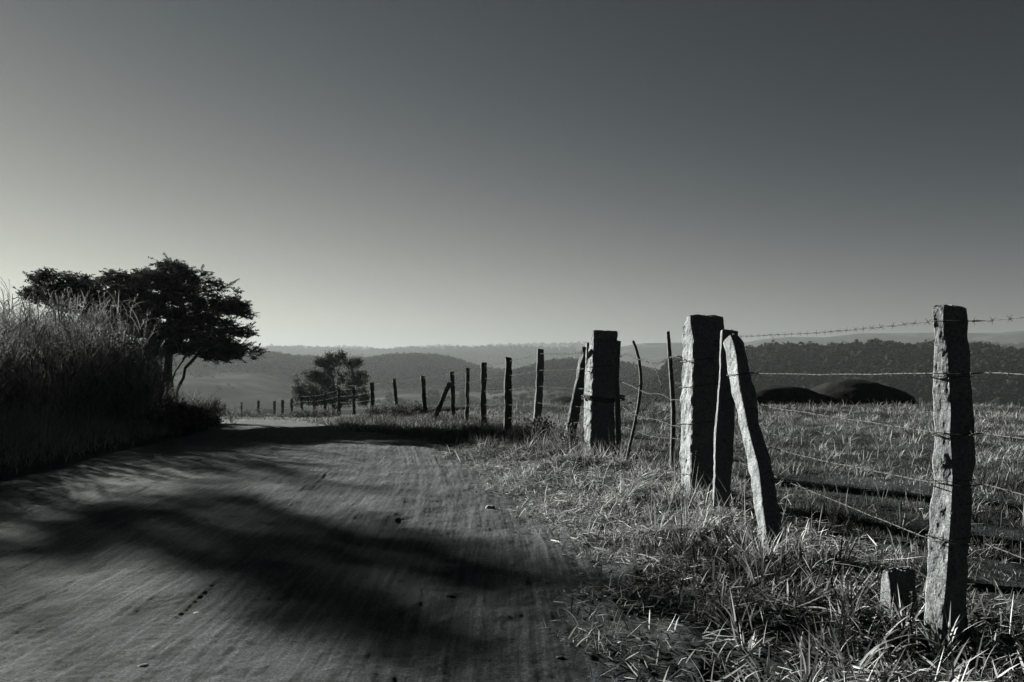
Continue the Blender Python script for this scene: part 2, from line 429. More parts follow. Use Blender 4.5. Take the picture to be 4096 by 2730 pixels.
# ------------------------------------------------------------------ blades of grass
def blades(P, az_, L_, W_, th0, bend, seg=4, twist=None, belly=0.35):
    n = len(P)
    L_ = np.broadcast_to(L_, n); W_ = np.broadcast_to(W_, n); th0 = np.broadcast_to(th0, n); bend = np.broadcast_to(bend, n)
    d = np.stack([np.cos(az_), np.sin(az_), 0 * az_], -1)
    s = np.stack([-np.sin(az_), np.cos(az_), 0 * az_], -1)
    if twist is None: twist = rng.normal(0, 0.5, n)
    pos = P.copy(); V = []
    for i in range(seg + 1):
        t = i / seg
        th = th0 + bend * t
        tang = d * np.sin(th)[:, None]; tang[:, 2] = np.cos(th)
        nrm = np.cross(tang, s)
        side = s * np.cos(twist)[:, None] + nrm * np.sin(twist)[:, None]
        if i < seg:
            wprof = (0.55 + 0.45 * math.sin(min(1, t / belly) * math.pi / 2)) if t < belly else (1 - ((t - belly) / (1 - belly)) ** 1.6)
            hw = (W_ * 0.5 * wprof)[:, None]
            V += [pos - side * hw, pos + side * hw]
        else:
            V.append(pos.copy())
        pos = pos + tang * (L_ / seg)[:, None]
    V = np.stack(V, 1)                       # n, 2seg+1, 3
    k = 2 * seg + 1
    base = (np.arange(n) * k)[:, None]
    Q = [base + np.array([2 * i, 2 * i + 1, 2 * i + 3, 2 * i + 2])[None] for i in range(seg - 1)]
    T = base + np.array([2 * seg - 2, 2 * seg - 1, 2 * seg])[None]
    return V.reshape(-1, 3), np.concatenate(Q) if Q else np.zeros((0, 4), int), T, k

class Acc:
    def __init__(s): s.V = []; s.Q = []; s.T = []; s.tone = []; s.n = 0
    def add(s, V, Q, T, tone):
        s.V.append(V); s.tone.append(tone)
        if len(Q): s.Q.append(Q + s.n)
        if len(T): s.T.append(T + s.n)
        s.n += len(V)
    def blades(s, P, *a, tone=None, **k):
        if len(P) == 0: return
        V, Q, T, kk = blades(P, *a, **k)
        if tone is None: tone = rng.uniform(0, 1, len(P))
        s.add(V, Q, T, np.repeat(tone, kk))
    def build(s, name, m, parent=None, smooth=True, origin=None):
        f = []
        if s.Q: f.append(np.concatenate(s.Q))
        if s.T: f.append(np.concatenate(s.T))
        return mesh_obj(name, np.concatenate(s.V), f, m, parent, smooth, np.concatenate(s.tone), origin)

def scatter(x0, x1, y0, y1, dens_fn, maxd):
    n = int((x1 - x0) * (y1 - y0) * maxd)
    x = rng.uniform(x0, x1, n); y = rng.uniform(y0, y1, n)
    keep = rng.uniform(0, maxd, n) < dens_fn(x, y)
    return x[keep], y[keep]

def P3(x, y, dz=0.0): return np.stack([x, y, ground(x, y) + dz], -1)
def in_view(x, y, m=0.3): return (np.abs(x) < 0.66 * y + m)

# pasture behind the fence: short turf in clumps
def dens_field(x, y):
    sd = x - fence_x(y)
    cl = sst(-.15, .45, fbm(x / .38, y / .38, seed=60))
    big = sst(-.35, .35, fbm(x / 1.9 + 9, y / 1.3, seed=61))
    d = np.interp(y, [2, 6, 12, 26], [3600, 3400, 2300, 1400])
    return d * (0.32 + 0.68 * cl) * (.6 + .4 * big) * sst(-.1, .5, sd) * in_view(x, y, 1.0)
pg = Acc()
for (ya, yb, md) in ((2.2, 7, 3600), (7, 13, 3400), (13, 27.5, 2200)):
    x, y = scatter(-2.5, 0.66 * yb + 1, ya, yb, dens_field, md)
    n = len(x); hgt = 0.55 + 0.8 * sst(-.2, .6, fbm(x / .38, y / .38, seed=60))
    long_ = rng.uniform(0, 1, n) < .018
    Lb = rng.uniform(0.03, 0.11, n) * hgt * np.interp(y, [3, 9, 20], [1.15, 1.1, 1.1]); Lb = np.where(long_, rng.uniform(.12, .28, n), Lb)
    pg.blades(P3(x, y, -0.005), rng.uniform(0, 6.283, n), Lb, rng.uniform(0.0025, 0.006, n) * np.interp(y, [3, 25], [1, 2.0]), rng.uniform(0.0, 1.45, n), rng.uniform(-0.1, 1.2, n), seg=2,
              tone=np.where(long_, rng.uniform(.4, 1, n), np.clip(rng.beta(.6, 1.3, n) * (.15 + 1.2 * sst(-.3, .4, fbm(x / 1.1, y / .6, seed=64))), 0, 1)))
# tussocks of longer pale blades
x, y = scatter(-1, 12, 3, 22, lambda x, y: 3.2 * sst(.2, .8, x - fence_x(y)) * in_view(x, y, .5), 3.2)
for cx, cy in zip(x, y):
    m = int(rng.integers(8, 26)); a = rng.uniform(0, 6.283, m); rad = rng.uniform(.0, .09, m)
    pg.blades(P3(cx + np.cos(a) * rad, cy + np.sin(a) * rad), a + rng.normal(0, .5, m), rng.uniform(.06, .20, m), rng.uniform(.004, .009, m) * np.interp(cy, [3, 20], [1, 1.7]), rng.uniform(.1, 1.2, m), rng.uniform(0, 1.0, m), seg=3, tone=rng.uniform(.3, 1, m))
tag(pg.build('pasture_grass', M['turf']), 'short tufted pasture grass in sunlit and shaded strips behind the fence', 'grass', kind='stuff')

# verge between road and fence: coarse lance leaved grass, pale and dry, tone raised over the sunlit stretch
def right_edge(y): return road_x(y) + road_h(y)
def dens_verge(x, y):
    re = right_edge(y) + 0.4 * fbm(y / .7, x / 2.5, seed=70)
    t = sst(-0.15, 0.45, x - re)
    sd = x - fence_x(y)
    cl = sst(-.35, .45, fbm(x / .3, y / .3, seed=71))
    return 900 * t * (0.18 + .82 * cl) * sst(.9, .1, sd) * sst(13.5, 9.5, y)
vg = Acc()
def verge_layer(md, near, far, Lr, Wr, lay_p, th_, tone_ab, dz=0.0, seg=4):
    x, y = scatter(-4, 3.2, 2.1, 24, lambda x, y: dens_verge(x, y) / 900 * np.interp(y, [3, 5.5, 12, 24], [near, far, far, far * .5]), md)
    n = len(x); k = np.interp(y, [3, 9, 20], [1.0, .95, 1.5])
    Lb = rng.uniform(*Lr, n) * k; Wb = rng.uniform(*Wr, n) * k
    lay = rng.uniform(0, 1, n) < lay_p
    th0 = np.where(lay, rng.uniform(1.15, 1.6, n), rng.uniform(*th_, n)); bd = np.where(lay, rng.uniform(-.2, .35, n), rng.uniform(.0, 1.3, n))
    vg.blades(P3(x, y, dz) + np.stack([0 * x, 0 * x, np.where(lay, rng.uniform(0, .05, n), 0)], -1), rng.uniform(0, 6.283, n), Lb, Wb, th0, bd, seg=seg, tone=np.where((y > 5.0) & (y < 10) & (rng.uniform(0, 1, n) < .6), rng.beta(2.2, .7, n), rng.beta(*tone_ab, n)))  # paler straw partway along, sunlit brightness put into the blade tone
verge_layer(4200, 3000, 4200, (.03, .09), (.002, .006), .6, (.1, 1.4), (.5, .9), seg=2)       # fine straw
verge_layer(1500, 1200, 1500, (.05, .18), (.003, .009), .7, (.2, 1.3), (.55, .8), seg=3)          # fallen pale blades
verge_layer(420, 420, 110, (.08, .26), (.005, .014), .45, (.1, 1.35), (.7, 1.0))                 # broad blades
nt_ = 210
ty = np.concatenate([rng.uniform(2.3, 5.6, 130), rng.uniform(5.6, 13, 80)]); tx = right_edge(ty) + rng.uniform(0.3, 1.0, nt_) * (fence_x(ty) - right_edge(ty) + .25)
for cx, cy in zip(tx, ty):
    m = int(rng.integers(7, 20)); rad = rng.uniform(.01, .06)
    a = rng.uniform(0, 6.283, m)
    P = P3(cx + np.cos(a) * rad, cy + np.sin(a) * rad)
    s_ = rng.uniform(.45, 1.0)
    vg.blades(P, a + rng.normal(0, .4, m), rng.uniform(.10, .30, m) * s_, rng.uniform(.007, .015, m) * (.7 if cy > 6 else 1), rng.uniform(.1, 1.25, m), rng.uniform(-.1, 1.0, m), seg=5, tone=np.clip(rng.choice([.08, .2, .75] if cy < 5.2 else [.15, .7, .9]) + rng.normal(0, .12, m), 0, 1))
for (px_, py_, nn) in ((1.72, 7.2, 16), (1.25, 10.1, 12), (1.5, 5.7, 12), (1.75, 5.2, 12), (.9, 11.0, 9), (.45, 13.1, 6), (2.0, 3.9, 6)):
    for q_ in range(nn):
        cx = px_ + rng.normal(-.12, .2); cy = py_ + rng.normal(-.15, .22); m = int(rng.integers(12, 26)); a = rng.uniform(0, 6.283, m); rad = rng.uniform(.0, .05, m)
        vg.blades(P3(cx + np.cos(a) * rad, cy + np.sin(a) * rad), a + rng.normal(0, .4, m), rng.uniform(.10, .30, m), rng.uniform(.005, .011, m), rng.uniform(.05, 1.0, m), rng.uniform(0, 1.1, m), seg=5, tone=np.clip(rng.choice([.2, .7, .9]) + rng.normal(0, .15, m), 0, 1))
# long thin bents standing up around the stone posts
x, y = scatter(.2, 2.3, 5.5, 12, lambda x, y: 45 * sst(.9, .2, np.abs(x - fence_x(y) + .2)), 45)
n = len(x)
vg.blades(P3(x, y), rng.uniform(0, 6.283, n), rng.uniform(.2, .55, n), rng.uniform(.002, .005, n), rng.uniform(0, .8, n), rng.uniform(-.2, 1.0, n), seg=6, tone=rng.uniform(.2, 1, n))
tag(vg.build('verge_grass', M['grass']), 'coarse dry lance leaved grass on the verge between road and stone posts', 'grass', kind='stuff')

# scrubby weeds along the fence foot further on, toned dark to imitate shade
wg = Acc()
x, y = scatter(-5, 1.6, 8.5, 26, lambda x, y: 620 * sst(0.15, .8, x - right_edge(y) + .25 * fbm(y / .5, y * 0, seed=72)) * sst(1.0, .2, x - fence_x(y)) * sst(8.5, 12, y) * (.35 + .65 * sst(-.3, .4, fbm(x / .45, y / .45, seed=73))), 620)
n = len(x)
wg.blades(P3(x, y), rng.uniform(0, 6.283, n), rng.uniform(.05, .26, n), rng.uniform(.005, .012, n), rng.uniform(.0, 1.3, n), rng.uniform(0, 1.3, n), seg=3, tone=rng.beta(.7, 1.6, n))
tag(wg.build('roadside_weeds', M['weed']), 'scrubby weeds darkened to imitate shade along the foot of the fence beyond the gate', 'weeds', kind='stuff')

# far verges, beyond the bend and along the far fence
fg = Acc()
def dens_far(x, y):
    sd = x - fence_x(y); re = right_edge(y)
    return np.interp(y, [17, 30, 60, 110], [240, 150, 60, 25]) * sst(0, .6, x - re + .1) * sst(3.5, 1.5, sd)
x, y = scatter(-45, 3, 17, 70, dens_far, 240)
n = len(x)
fg.blades(P3(x, y), rng.uniform(0, 6.283, n), rng.uniform(.05, .17, n), rng.uniform(.012, .022, n) * np.interp(y, [17, 60], [1, 2.2]), rng.uniform(.1, .8, n), rng.uniform(.2, 1.2, n), seg=3)
x, y = scatter(-60, -8, 22, 70, lambda x, y: 30 * sst(0, .8, (road_x(y) - road_h(y)) - x) * (x / y > -.75), 30)
n = len(x)
fg.blades(P3(x, y), rng.uniform(0, 6.283, n), rng.uniform(.2, .5, n), rng.uniform(.02, .035, n), rng.uniform(.1, .8, n), rng.uniform(.2, 1.2, n), seg=3)
tag(fg.build('roadside_grass', M['turf']), 'pale roadside grass along the far bend below the dark fence posts', 'grass', kind='stuff')

# ------------------------------------------------------------------ left side: tall cane grass behind a low grassy verge
def left_edge(y): return road_x(y) - road_h(y)
lg = Acc()
x, y = scatter(-12, -4.8, 7, 22, lambda x, y: 420 * sst(0.6, 1.7, left_edge(y) - x), 420)
n = len(x); dl = left_edge(y) - x
hh = np.interp(dl, [.2, 1.5, 3.5], [.10, .28, .55])
lg.blades(P3(x, y), rng.uniform(0, 6.283, n), hh * rng.uniform(.5, 1.3, n), rng.uniform(.006, .012, n), rng.uniform(0, .7, n), rng.uniform(.2, 1.3, n), seg=4)
tag(lg.build('low_grass', M['shadegrass']), 'low shaded grass between the road and the tall grass on the left', 'grass', kind='stuff')

SKX = [-500, 0, 120, 250, 380, 520, 575, 610, 640, 665, 735]      # source px -> source py of the top of the tall grass
SKY = [1175, 1200, 1235, 1212, 1225, 1262, 1310, 1370, 1440, 1550, 1620]
def cane_front(y): return -8.1 + 0.35 * np.sin(y * 1.3) + 0.10 * (y - 13)
def build_cane():
    g = Acc(); pl = Acc()
    x, y = scatter(-13, -6.6, 6, 20.5, lambda x, y: 105 * (x < cane_front(y) + .5 * fbm(y / .6, x / .6, seed=81)) * (.25 + .75 * sst(-.35, .25, fbm(x / .55, y / .55, seed=80))), 105)
    px = (512 + F * x / y) * 4
    py = np.interp(px, SKX, SKY)
    H = (CZ + (HZ - py / 4) / F * y) - ground(x, y)
    depth = cane_front(y) - x
    H = np.clip(H, .3, 3.3) * np.where(px < -60, .82, 1.0) * np.where(rng.uniform(0, 1, len(x)) < .12, rng.uniform(1.02, 1.16, len(x)), rng.uniform(.6, 1.0, len(x))) * np.interp(depth, [0, .6], [.75, 1])
    n = len(x)
    a = rng.uniform(0, 6.283, n); t0 = rng.uniform(0, .20, n); bd = rng.uniform(.0, .6, n)
    P = P3(x, y)
    g.blades(P, a, H * 1.03, rng.uniform(.007, .012, n), t0, bd, seg=6, tone=rng.uniform(.2, .9, n), belly=.1)
    def on_stem(f, idx):
        th_ = t0[idx] + bd[idx] * f * .5
        hor = H[idx] * f * np.sin(th_); ver = H[idx] * f * np.cos(th_)
        return P[idx] + np.stack([np.cos(a[idx]) * hor, np.sin(a[idx]) * hor, ver], -1)
    for rep in range(8):
        idx = np.arange(n); f = rng.uniform(.12, .92, n)
        m = len(idx)
        g.blades(on_stem(f, idx), rng.uniform(0, 6.283, m), rng.uniform(.3, .75, m), rng.uniform(.010, .022, m), rng.uniform(.15, .6, m), rng.uniform(.6, 2.3, m), seg=5, tone=rng.uniform(0, .8, m))
    # dead stalks leaning every way
    m = 900; idx = rng.integers(0, n, m)
    g.blades(on_stem(rng.uniform(.02, .4, m), idx), rng.uniform(0, 6.283, m), rng.uniform(.5, 1.3, m), rng.uniform(.006, .012, m), rng.uniform(.3, 1.3, m), rng.uniform(-.2, .6, m), seg=3, tone=rng.uniform(.5, 1, m), belly=.1)
    idx = np.nonzero((rng.uniform(0, 1, n) < .38) & (H > 1.1))[0]
    for k in range(20):
        f = 0.87 + 0.165 * k / 20 * np.ones(len(idx))
        pl.blades(on_stem(f, idx), rng.uniform(0, 6.283, len(idx)), rng.uniform(.04, .10, len(idx)), rng.uniform(.006, .013, len(idx)), rng.uniform(.2, .9, len(idx)), rng.uniform(.2, 1.2, len(idx)), seg=2, tone=rng.uniform(0, 1, len(idx)))
    o = g.build('tall_grass', M['cane'])
    tag(o, 'tall dense cane grass thicket lit along its top at the left roadside', 'grass', kind='stuff')
    o2 = pl.build('seed_plumes', M['plume'])
    tag(o2, 'pale feathery seed heads on top of the tall left grass', 'seed heads', kind='stuff')
build_cane()

# ------------------------------------------------------------------ tubes and trees
def tube(path, rad, n=6, cap=True):
    path = np.asarray(path, float); m = len(path); rad = np.broadcast_to(rad, m)
    T = np.gradient(path, axis=0); T /= np.linalg.norm(T, axis=1)[:, None] + 1e-9
    up = np.array([0, 0, 1.0]) if abs(T[0, 2]) < .9 else np.array([0, 1.0, 0])
    V = []
    s = np.cross(T[0], up); s /= np.linalg.norm(s)
    ang = np.arange(n) * 2 * math.pi / n
    for i in range(m):
        s = s - T[i] * np.dot(s, T[i]); s /= np.linalg.norm(s) + 1e-9
        u = np.cross(T[i], s)
        V.append(path[i] + rad[i] * (np.cos(ang)[:, None] * s + np.sin(ang)[:, None] * u))
    V = np.concatenate(V)
    i = np.arange(m - 1)[:, None] * n; j = np.arange(n)[None]
    Q = np.stack([i + j, i + (j + 1) % n, i + n + (j + 1) % n, i + n + j], -1).reshape(-1, 4)
    Tt = []
    if cap:
        V = np.concatenate([V, path[:1], path[-1:]]); c0 = len(V) - 2
        Tt = np.array([[c0, (k + 1) % n, k] for k in range(n)] + [[c0 + 1, (m - 1) * n + k, (m - 1) * n + (k + 1) % n] for k in range(n)])
    return V, Q, Tt

def grow(targets, stems, step=.35):
    """simple skeleton: nodes with parents; every target is joined to the nearest node"""
    nodes = [np.array(s[0], float) for s in stems]; par = [s[1] for s in stems]
    base = nodes[0]
    order = np.argsort(np.linalg.norm(np.array(targets) - nodes[-1], axis=1))
    tips = []
    arr = np.array(nodes)
    for k in order:
        t = targets[k]
        d = np.linalg.norm(arr - t, axis=1) + 0.6 * np.maximum(0, arr[:, 2] - t[2] + .1)
        j = int(np.argmin(d)); p = arr[j]
        ds = np.linalg.norm(t - p); m = max(1, int(ds / step)); prev = j
        new = []
        for q in range(1, m + 1):
            f = q / m
            pt = p + (t - p) * f + rng.normal(0, .05, 3) * ds * (1 - f) + np.array([0, 0, .10 * ds * math.sin(math.pi * f) * -0.3])
            new.append(pt); par.append(prev); prev = len(arr) + len(new) - 1
        arr = np.concatenate([arr, np.array(new)]); tips.append(prev)
    return arr, par, tips

def skeleton_mesh(arr, par, r_tip=.008, expo=2.4, rmax=.2):
    n = len(arr); w_ = np.full(n, 0.0)
    ch = [[] for _ in range(n)]
    for i, p in enumerate(par):
        if p is not None and p >= 0: ch[p].append(i)
    for i in range(n - 1, -1, -1):
        w_[i] = max(r_tip ** expo, sum(w_[c] for c in ch[i]))
    r = np.minimum(w_ ** (1 / expo), rmax)
    A = Acc()
    done = set()
    for i in range(n):
        # start a chain at root or at each non-primary child
        starts = []
        if par[i] is None or par[i] < 0: starts.append([i])
        for c in sorted(ch[i], key=lambda c: -w_[c])[(1 if True else 0):]:
            starts.append([i, c])
        for s in starts:
            c = s[-1]
            while ch[c]:
                c = max(ch[c], key=lambda q: w_[q]); s.append(c)
            if len(s) < 2: continue
            rr = r[s].copy()
            if len(s) > 1 and par[s[-1]] is not None and s[0] == i and len(s) >= 2: rr[0] = min(rr[0], rr[1] * 1.15)
            V, Q, T = tube(arr[s], rr, 6 if rr.max() > .03 else 4, cap=True)
            A.add(V, Q, T, np.full(len(V), .5))
    return A

def fronds(A, tips, dirs, count, length, leaflets, lw, ll, droop=.6, tone_base=None):
    """pinnate leaves: leaflets set in two rows on a bending midrib"""
    n = len(tips)
    P0 = np.repeat(tips, count, 0); N_ = len(P0)
    a = rng.uniform(0, 6.283, N_); th = rng.uniform(.5, 1.5, N_); Ls = length * rng.uniform(.6, 1.2, N_)
    bd = rng.uniform(.2, 1.0, N_) * droop
    tn = rng.uniform(0, 1, N_) if tone_base is None else np.clip(np.repeat(tone_base, count) + rng.normal(0, .2, N_), 0, 1)
    pos = P0.copy()
    for k in range(leaflets):
        t = (k + 1) / leaflets
        thh = th + bd * t
        d = np.stack([np.cos(a) * np.sin(thh), np.sin(a) * np.sin(thh), np.cos(thh)], -1)
        pos = pos + d * (Ls / leaflets)[:, None]
        for sgn in (-1, 1):
            aa = a + sgn * rng.uniform(.8, 1.3, N_)
            sz = ll * (0.6 + .5 * math.sin(t * math.pi * .9)) * rng.uniform(.8, 1.2, N_)
            V, Q, T, kk = blades(pos, aa, sz, lw * rng.uniform(.8, 1.2, N_), np.clip(thh + rng.normal(.1, .3, N_), .3, 2.2), rng.uniform(0, .5, N_), seg=2, belly=.5)
            A.add(V, Q, T, np.repeat(tn, kk))

def leaves(A, tips, count, spread, lw, ll, tone=None):
    n = len(tips); P = np.repeat(tips, count, 0) + rng.normal(0, spread, (n * count, 3)); m = len(P)
    tn = rng.uniform(0, 1, m)
    A.blades(P, rng.uniform(0, 6.283, m), ll * rng.uniform(.6, 1.3, m), lw * rng.uniform(.7, 1.3, m), rng.uniform(.2, 2.2, m), rng.uniform(-.2, .8, m), seg=2, tone=tn, belly=.5)

def tree(name, label, base, stems, lobes, nt_, D, leaf, mat_leaf, group=None, fr=None, lv=None, hole=.12, rmax=.2, step=.35, holescale=.55, cat='tree', r_tip=.008, ndep=None):
    """lobes: (centre xyz, radii xyz, weight)"""
    T = []
    C = [np.array(l[0]) for l in lobes]; Rr = [np.array(l[1]) for l in lobes]
    wts = np.array([l[2] if len(l) > 2 else np.prod(l[1]) for l in lobes]); wts = wts / wts.sum()
    while len(T) < nt_:
        k = rng.choice(len(lobes), p=wts)
        v = rng.normal(0, 1, 3); v /= np.linalg.norm(v); v *= rng.uniform(.25, 1) ** .4
        p = C[k] + v * Rr[k]
        if vnoise(p[0] / holescale, p[1] / holescale, p[2] / holescale * 1.0, seed=90) < -1 + 2 * hole: continue
        T.append(p)
    T = np.array(T)
    arr, par, tips = grow(list(T), stems, step)
    root = empty(name, [float(c) for c in base])
    tag(root, label, cat, group)
    A = skeleton_mesh(arr, par, r_tip=r_tip, rmax=rmax)
    A.build('trunk', M['bark'], root, origin=base)
    Bc = Acc()
    tp = arr[tips]
    if fr: fronds(Bc, tp, None, *fr)
    if lv: leaves(Bc, tp, *lv)
    Bc.build('crown', mat_leaf, root, smooth=False, origin=base)
    return root

def z1(zx, zy, d, ddy=0):   # coordinates in the first zoom of the left side
    p = at(zx / 1.568, 1000 + zy / 1.568, d); p = p * 1.0
    k = (d + ddy) / d
    return np.array([p[0] * k, d + ddy, CZ + (p[2] - CZ) * k])

def big_tree():
    D = 22.0; s = D / F / 4 / 1.568
    def lb(zx, zy, rx, rz, dy=0, ry=None):
        c = z1(zx * .97 + 24, zy, D, dy - .5); return (c, (rx * s * .85, ry if ry else max(rx * s, .5) + .75, rz * s * 1.15), rx * rz)
    lobes = [lb(330, 215, 85, 60, .6), lb(250, 285, 60, 45, .8), lb(470, 240, 80, 50, .4), lb(620, 245, 90, 60, .3), lb(780, 225, 90, 60), lb(930, 200, 80, 55, -.2),
             lb(1110, 140, 85, 42, -.2), lb(1050, 220, 70, 50, .2), lb(1170, 230, 70, 50), lb(1270, 190, 45, 40, .2), lb(850, 330, 120, 60, .4), lb(1000, 340, 90, 60, .2),
             lb(1150, 330, 90, 60, .5), lb(1280, 290, 70, 50), lb(1420, 238, 50, 30, -.3), lb(1330, 390, 80, 60, .3), lb(1470, 360, 70, 45, -.2), lb(1540, 395, 40, 28, -.3),
             lb(1250, 480, 90, 60, .3), lb(1400, 500, 70, 50, 0), lb(1120, 480, 100, 80, .5), lb(950, 470, 100, 80, .6), lb(1530, 522, 35, 22, -.5), lb(1180, 590, 110, 60, .4),
             lb(1340, 600, 80, 55), lb(1460, 620, 80, 50, -.2), lb(1570, 655, 50, 35, -.3), lb(1400, 680, 60, 25, -.2), lb(1020, 600, 90, 60, .4), lb(1280, 640, 70, 40, .2), lb(700, 330, 90, 50, .5), lb(360, 310, 100, 50, .9), lb(290, 300, 80, 50, .6), lb(420, 290, 90, 50, .4), lb(540, 300, 80, 50, .6), lb(480, 350, 100, 60, 1.2), lb(640, 400, 110, 60, 1.2), lb(800, 450, 110, 70, 1.0), lb(560, 300, 90, 40, .6)]
    b = z1(1075, 960, D); b[2] = ground(b[0], b[1]) - .1
    st = [(b, -1), (z1(1065, 860, D), 0), (z1(1050, 760, D), 1), (z1(1060, 640, D), 2), (z1(1010, 500, D, .2), 3), (z1(900, 380, D, .3), 4), (z1(1120, 500, D, .1), 3),
          (z1(1110, 880, D, -.1), 0), (z1(1150, 800, D, -.2), 7), (z1(1160, 740, D, -.2), 8), (z1(1210, 690, D, -.1), 9), (z1(1270, 620, D, -.1), 10), (z1(1300, 500, D), 11),
          (z1(1100, 760, D, .2), 1), (z1(1150, 690, D, .2), 13), (z1(1230, 560, D, .2), 14), (z1(1150, 370, D, .1), 6), (z1(1100, 250, D, 0), 16)]
    tree('shade_tree', 'dark spreading feathery leaved tree rising behind the tall grass at left', b, st, lobes, 2300, D, None, M['leaf'], fr=(4, .27, 7, .030, .085, .9), hole=.42, rmax=.17, holescale=.36)
big_tree()

def mid_tree():
    D = 58.0; s = D / F / 4 / 2.94
    def z2(zx, zy, dy=0):
        p = at(700 + zx / 2.94, 1300 + zy / 2.94, D); k = (D + dy) / D
        return np.array([p[0] * k, D + dy, CZ + (p[2] - CZ) * k])
    def lb(zx, zy, rx, rz, dy=0): return (z2(zx, zy, dy), (rx * s, rx * s, rz * s), rx * rz)
    lobes = [lb(1940, 360, 55, 40), lb(1820, 380, 50, 40), lb(1700, 440, 60, 50), lb(1850, 470, 110, 80), lb(2060, 450, 110, 60), lb(2150, 440, 50, 45), lb(1600, 600, 120, 70), lb(1480, 640, 70, 50),
             lb(1780, 620, 140, 100), lb(2000, 620, 150, 110), lb(2180, 640, 90, 90), lb(1440, 780, 60, 60), lb(1560, 780, 120, 90), lb(1750, 800, 150, 90), lb(1980, 800, 150, 90), lb(2180, 820, 100, 90), lb(1450, 890, 80, 60),
             lb(1650, 900, 150, 40), lb(1950, 900, 160, 40), lb(2200, 890, 60, 50)]
    b = z2(1860, 1075); b[2] = ground(b[0], b[1]) - .1
    st = [(b, -1), (z2(1860, 1000), 0), (z2(1865, 900), 1), (z2(1870, 760), 2), (z2(1860, 600), 3), (z2(1800, 960, -.3), 0), (z2(1740, 850, -.4), 5), (z2(1920, 960, .3), 1), (z2(2020, 820, .4), 7)]
    tree('round_tree', 'round dark leafy tree in the pasture behind the far fence posts', b, st, lobes, 1050, D, None, M['leaf2'], lv=(22, .13, .07, .14), hole=.37, rmax=.16, holescale=.8, r_tip=.012)
mid_tree()

# a pair of trees standing just outside the picture on the left, whose shade lies across the road
def side_tree(name, label, x0, y0, lobes, nt_, rm=.16):
    b = np.array([x0, y0, float(ground(x0, y0)) - .1])
    st = [(b, -1), (b + (0.05, 0, 1.0), 0), (b + (.1, .05, 1.8), 1), (b + (.25, 0, 2.6), 2), (b + (.2, .1, 4.5), 3), (b + (0, 0, 6.4), 4)]
    lb = [(b + np.array(c), r, np.prod(r)) for c, r in lobes]
    tree(name, label, b, st, lb, nt_, 0, None, M['leaf'], fr=(2, .5, 6, .07, .18, .9), hole=.45, rmax=rm, holescale=.8)
side_tree('roadside_tree', 'dark roadside tree just beyond the left edge of the picture', -22.5, 25.3,
          [((0, 0, 8.6), (1.2, 1.2, .55)), ((-.9, -1.0, 8.2), (1.0, .9, .35)), ((.5, .9, 8.3), (.8, .8, .3)), ((-1.7, -1.6, 8.6), (.9, .8, .35)), ((-.3, -.2, 9.2), (.9, .9, .35)), ((-.4, -.3, 7.6), (1.2, 1.0, .25)), ((1.0, 1.6, 7.7), (.8, .8, .2)), ((-2.0, -2.4, 7.8), (.8, .7, .2)), ((.9, .6, 9.3), (.9, .9, .3))], 230)

# low shrubs
def shrub(name, label, x0, y0, rx, ry, h, n=140, m='leaf2', lw=.03, ll=.07, group=None, cnt=14):
    g = float(ground(x0, y0)); b = np.array([x0, y0, g - .03])
    st = [(b, -1), (b + (0, 0, h * .25), 0)]
    lb = [(b + (0, 0, h * .5), (rx, ry, h * .5), 1.0), (b + (rx * .4, 0, h * .4), (rx * .6, ry * .8, h * .4), .6), (b + (-rx * .5, ry * .1, h * .35), (rx * .5, ry * .7, h * .35), .5)]
    root = tree(name, label, b, st, lb, n, 0, None, M[m], lv=(cnt, .05, lw, ll), hole=.12, rmax=.03, step=.2, cat='shrub', r_tip=.004, group=group)
    return root
def on_row(px, d): return ((px / 4 - 512) / F * d, d)
for px_, d_, rx, h, lab in ((1022, 43, 1.15, .62, 'low rounded dark bush beside the far bend of the road'),
                            (1190, 33, .9, .42, 'dark shrub hugging the foot of the posts left of the round tree'),
                            (1262, 30, 1.0, .45, 'dark shrub under the fence in front of the round tree'),
                            (1545, 26.2, .7, .45, 'scrubby dark weeds under the fence right of the round tree'),
                            (1640, 23.6, .7, .45, 'ragged weeds left of the leaning brace post')):
    xx, yy = on_row(px_, d_); shrub('bush', lab, xx, yy, rx, .5, h, 150, group='low bushes along the road')
for px_, d_, rx, h, lab in ((745, 17.5, .6, .5, 'leafy dark shrub at the right end of the tall grass'), (800, 18.5, .45, .34, 'low dark shrub where the left verge meets the road bend'), (690, 16.6, .7, .75, 'dark shrub in front of the shade tree trunk')):
    xx, yy = on_row(px_, d_); shrub('bush', lab, xx, yy, rx, .5, h, 170, m='leaf', group='low bushes along the road')
# creeper at the foot of a post
xx, yy = on_row(2150, 13.0); shrub('creeper', 'leafy creeper tangled round the foot of the slim post left of the gate', xx, yy, .20, .18, .42, 60, lw=.035, ll=.06, cnt=8)
xx, yy = on_row(2278, 10.6); shrub('weed', 'small leafy weed at the foot of the leaning brace by the gate', xx, yy, .12, .1, .35, 30, lw=.03, ll=.05, cnt=6)

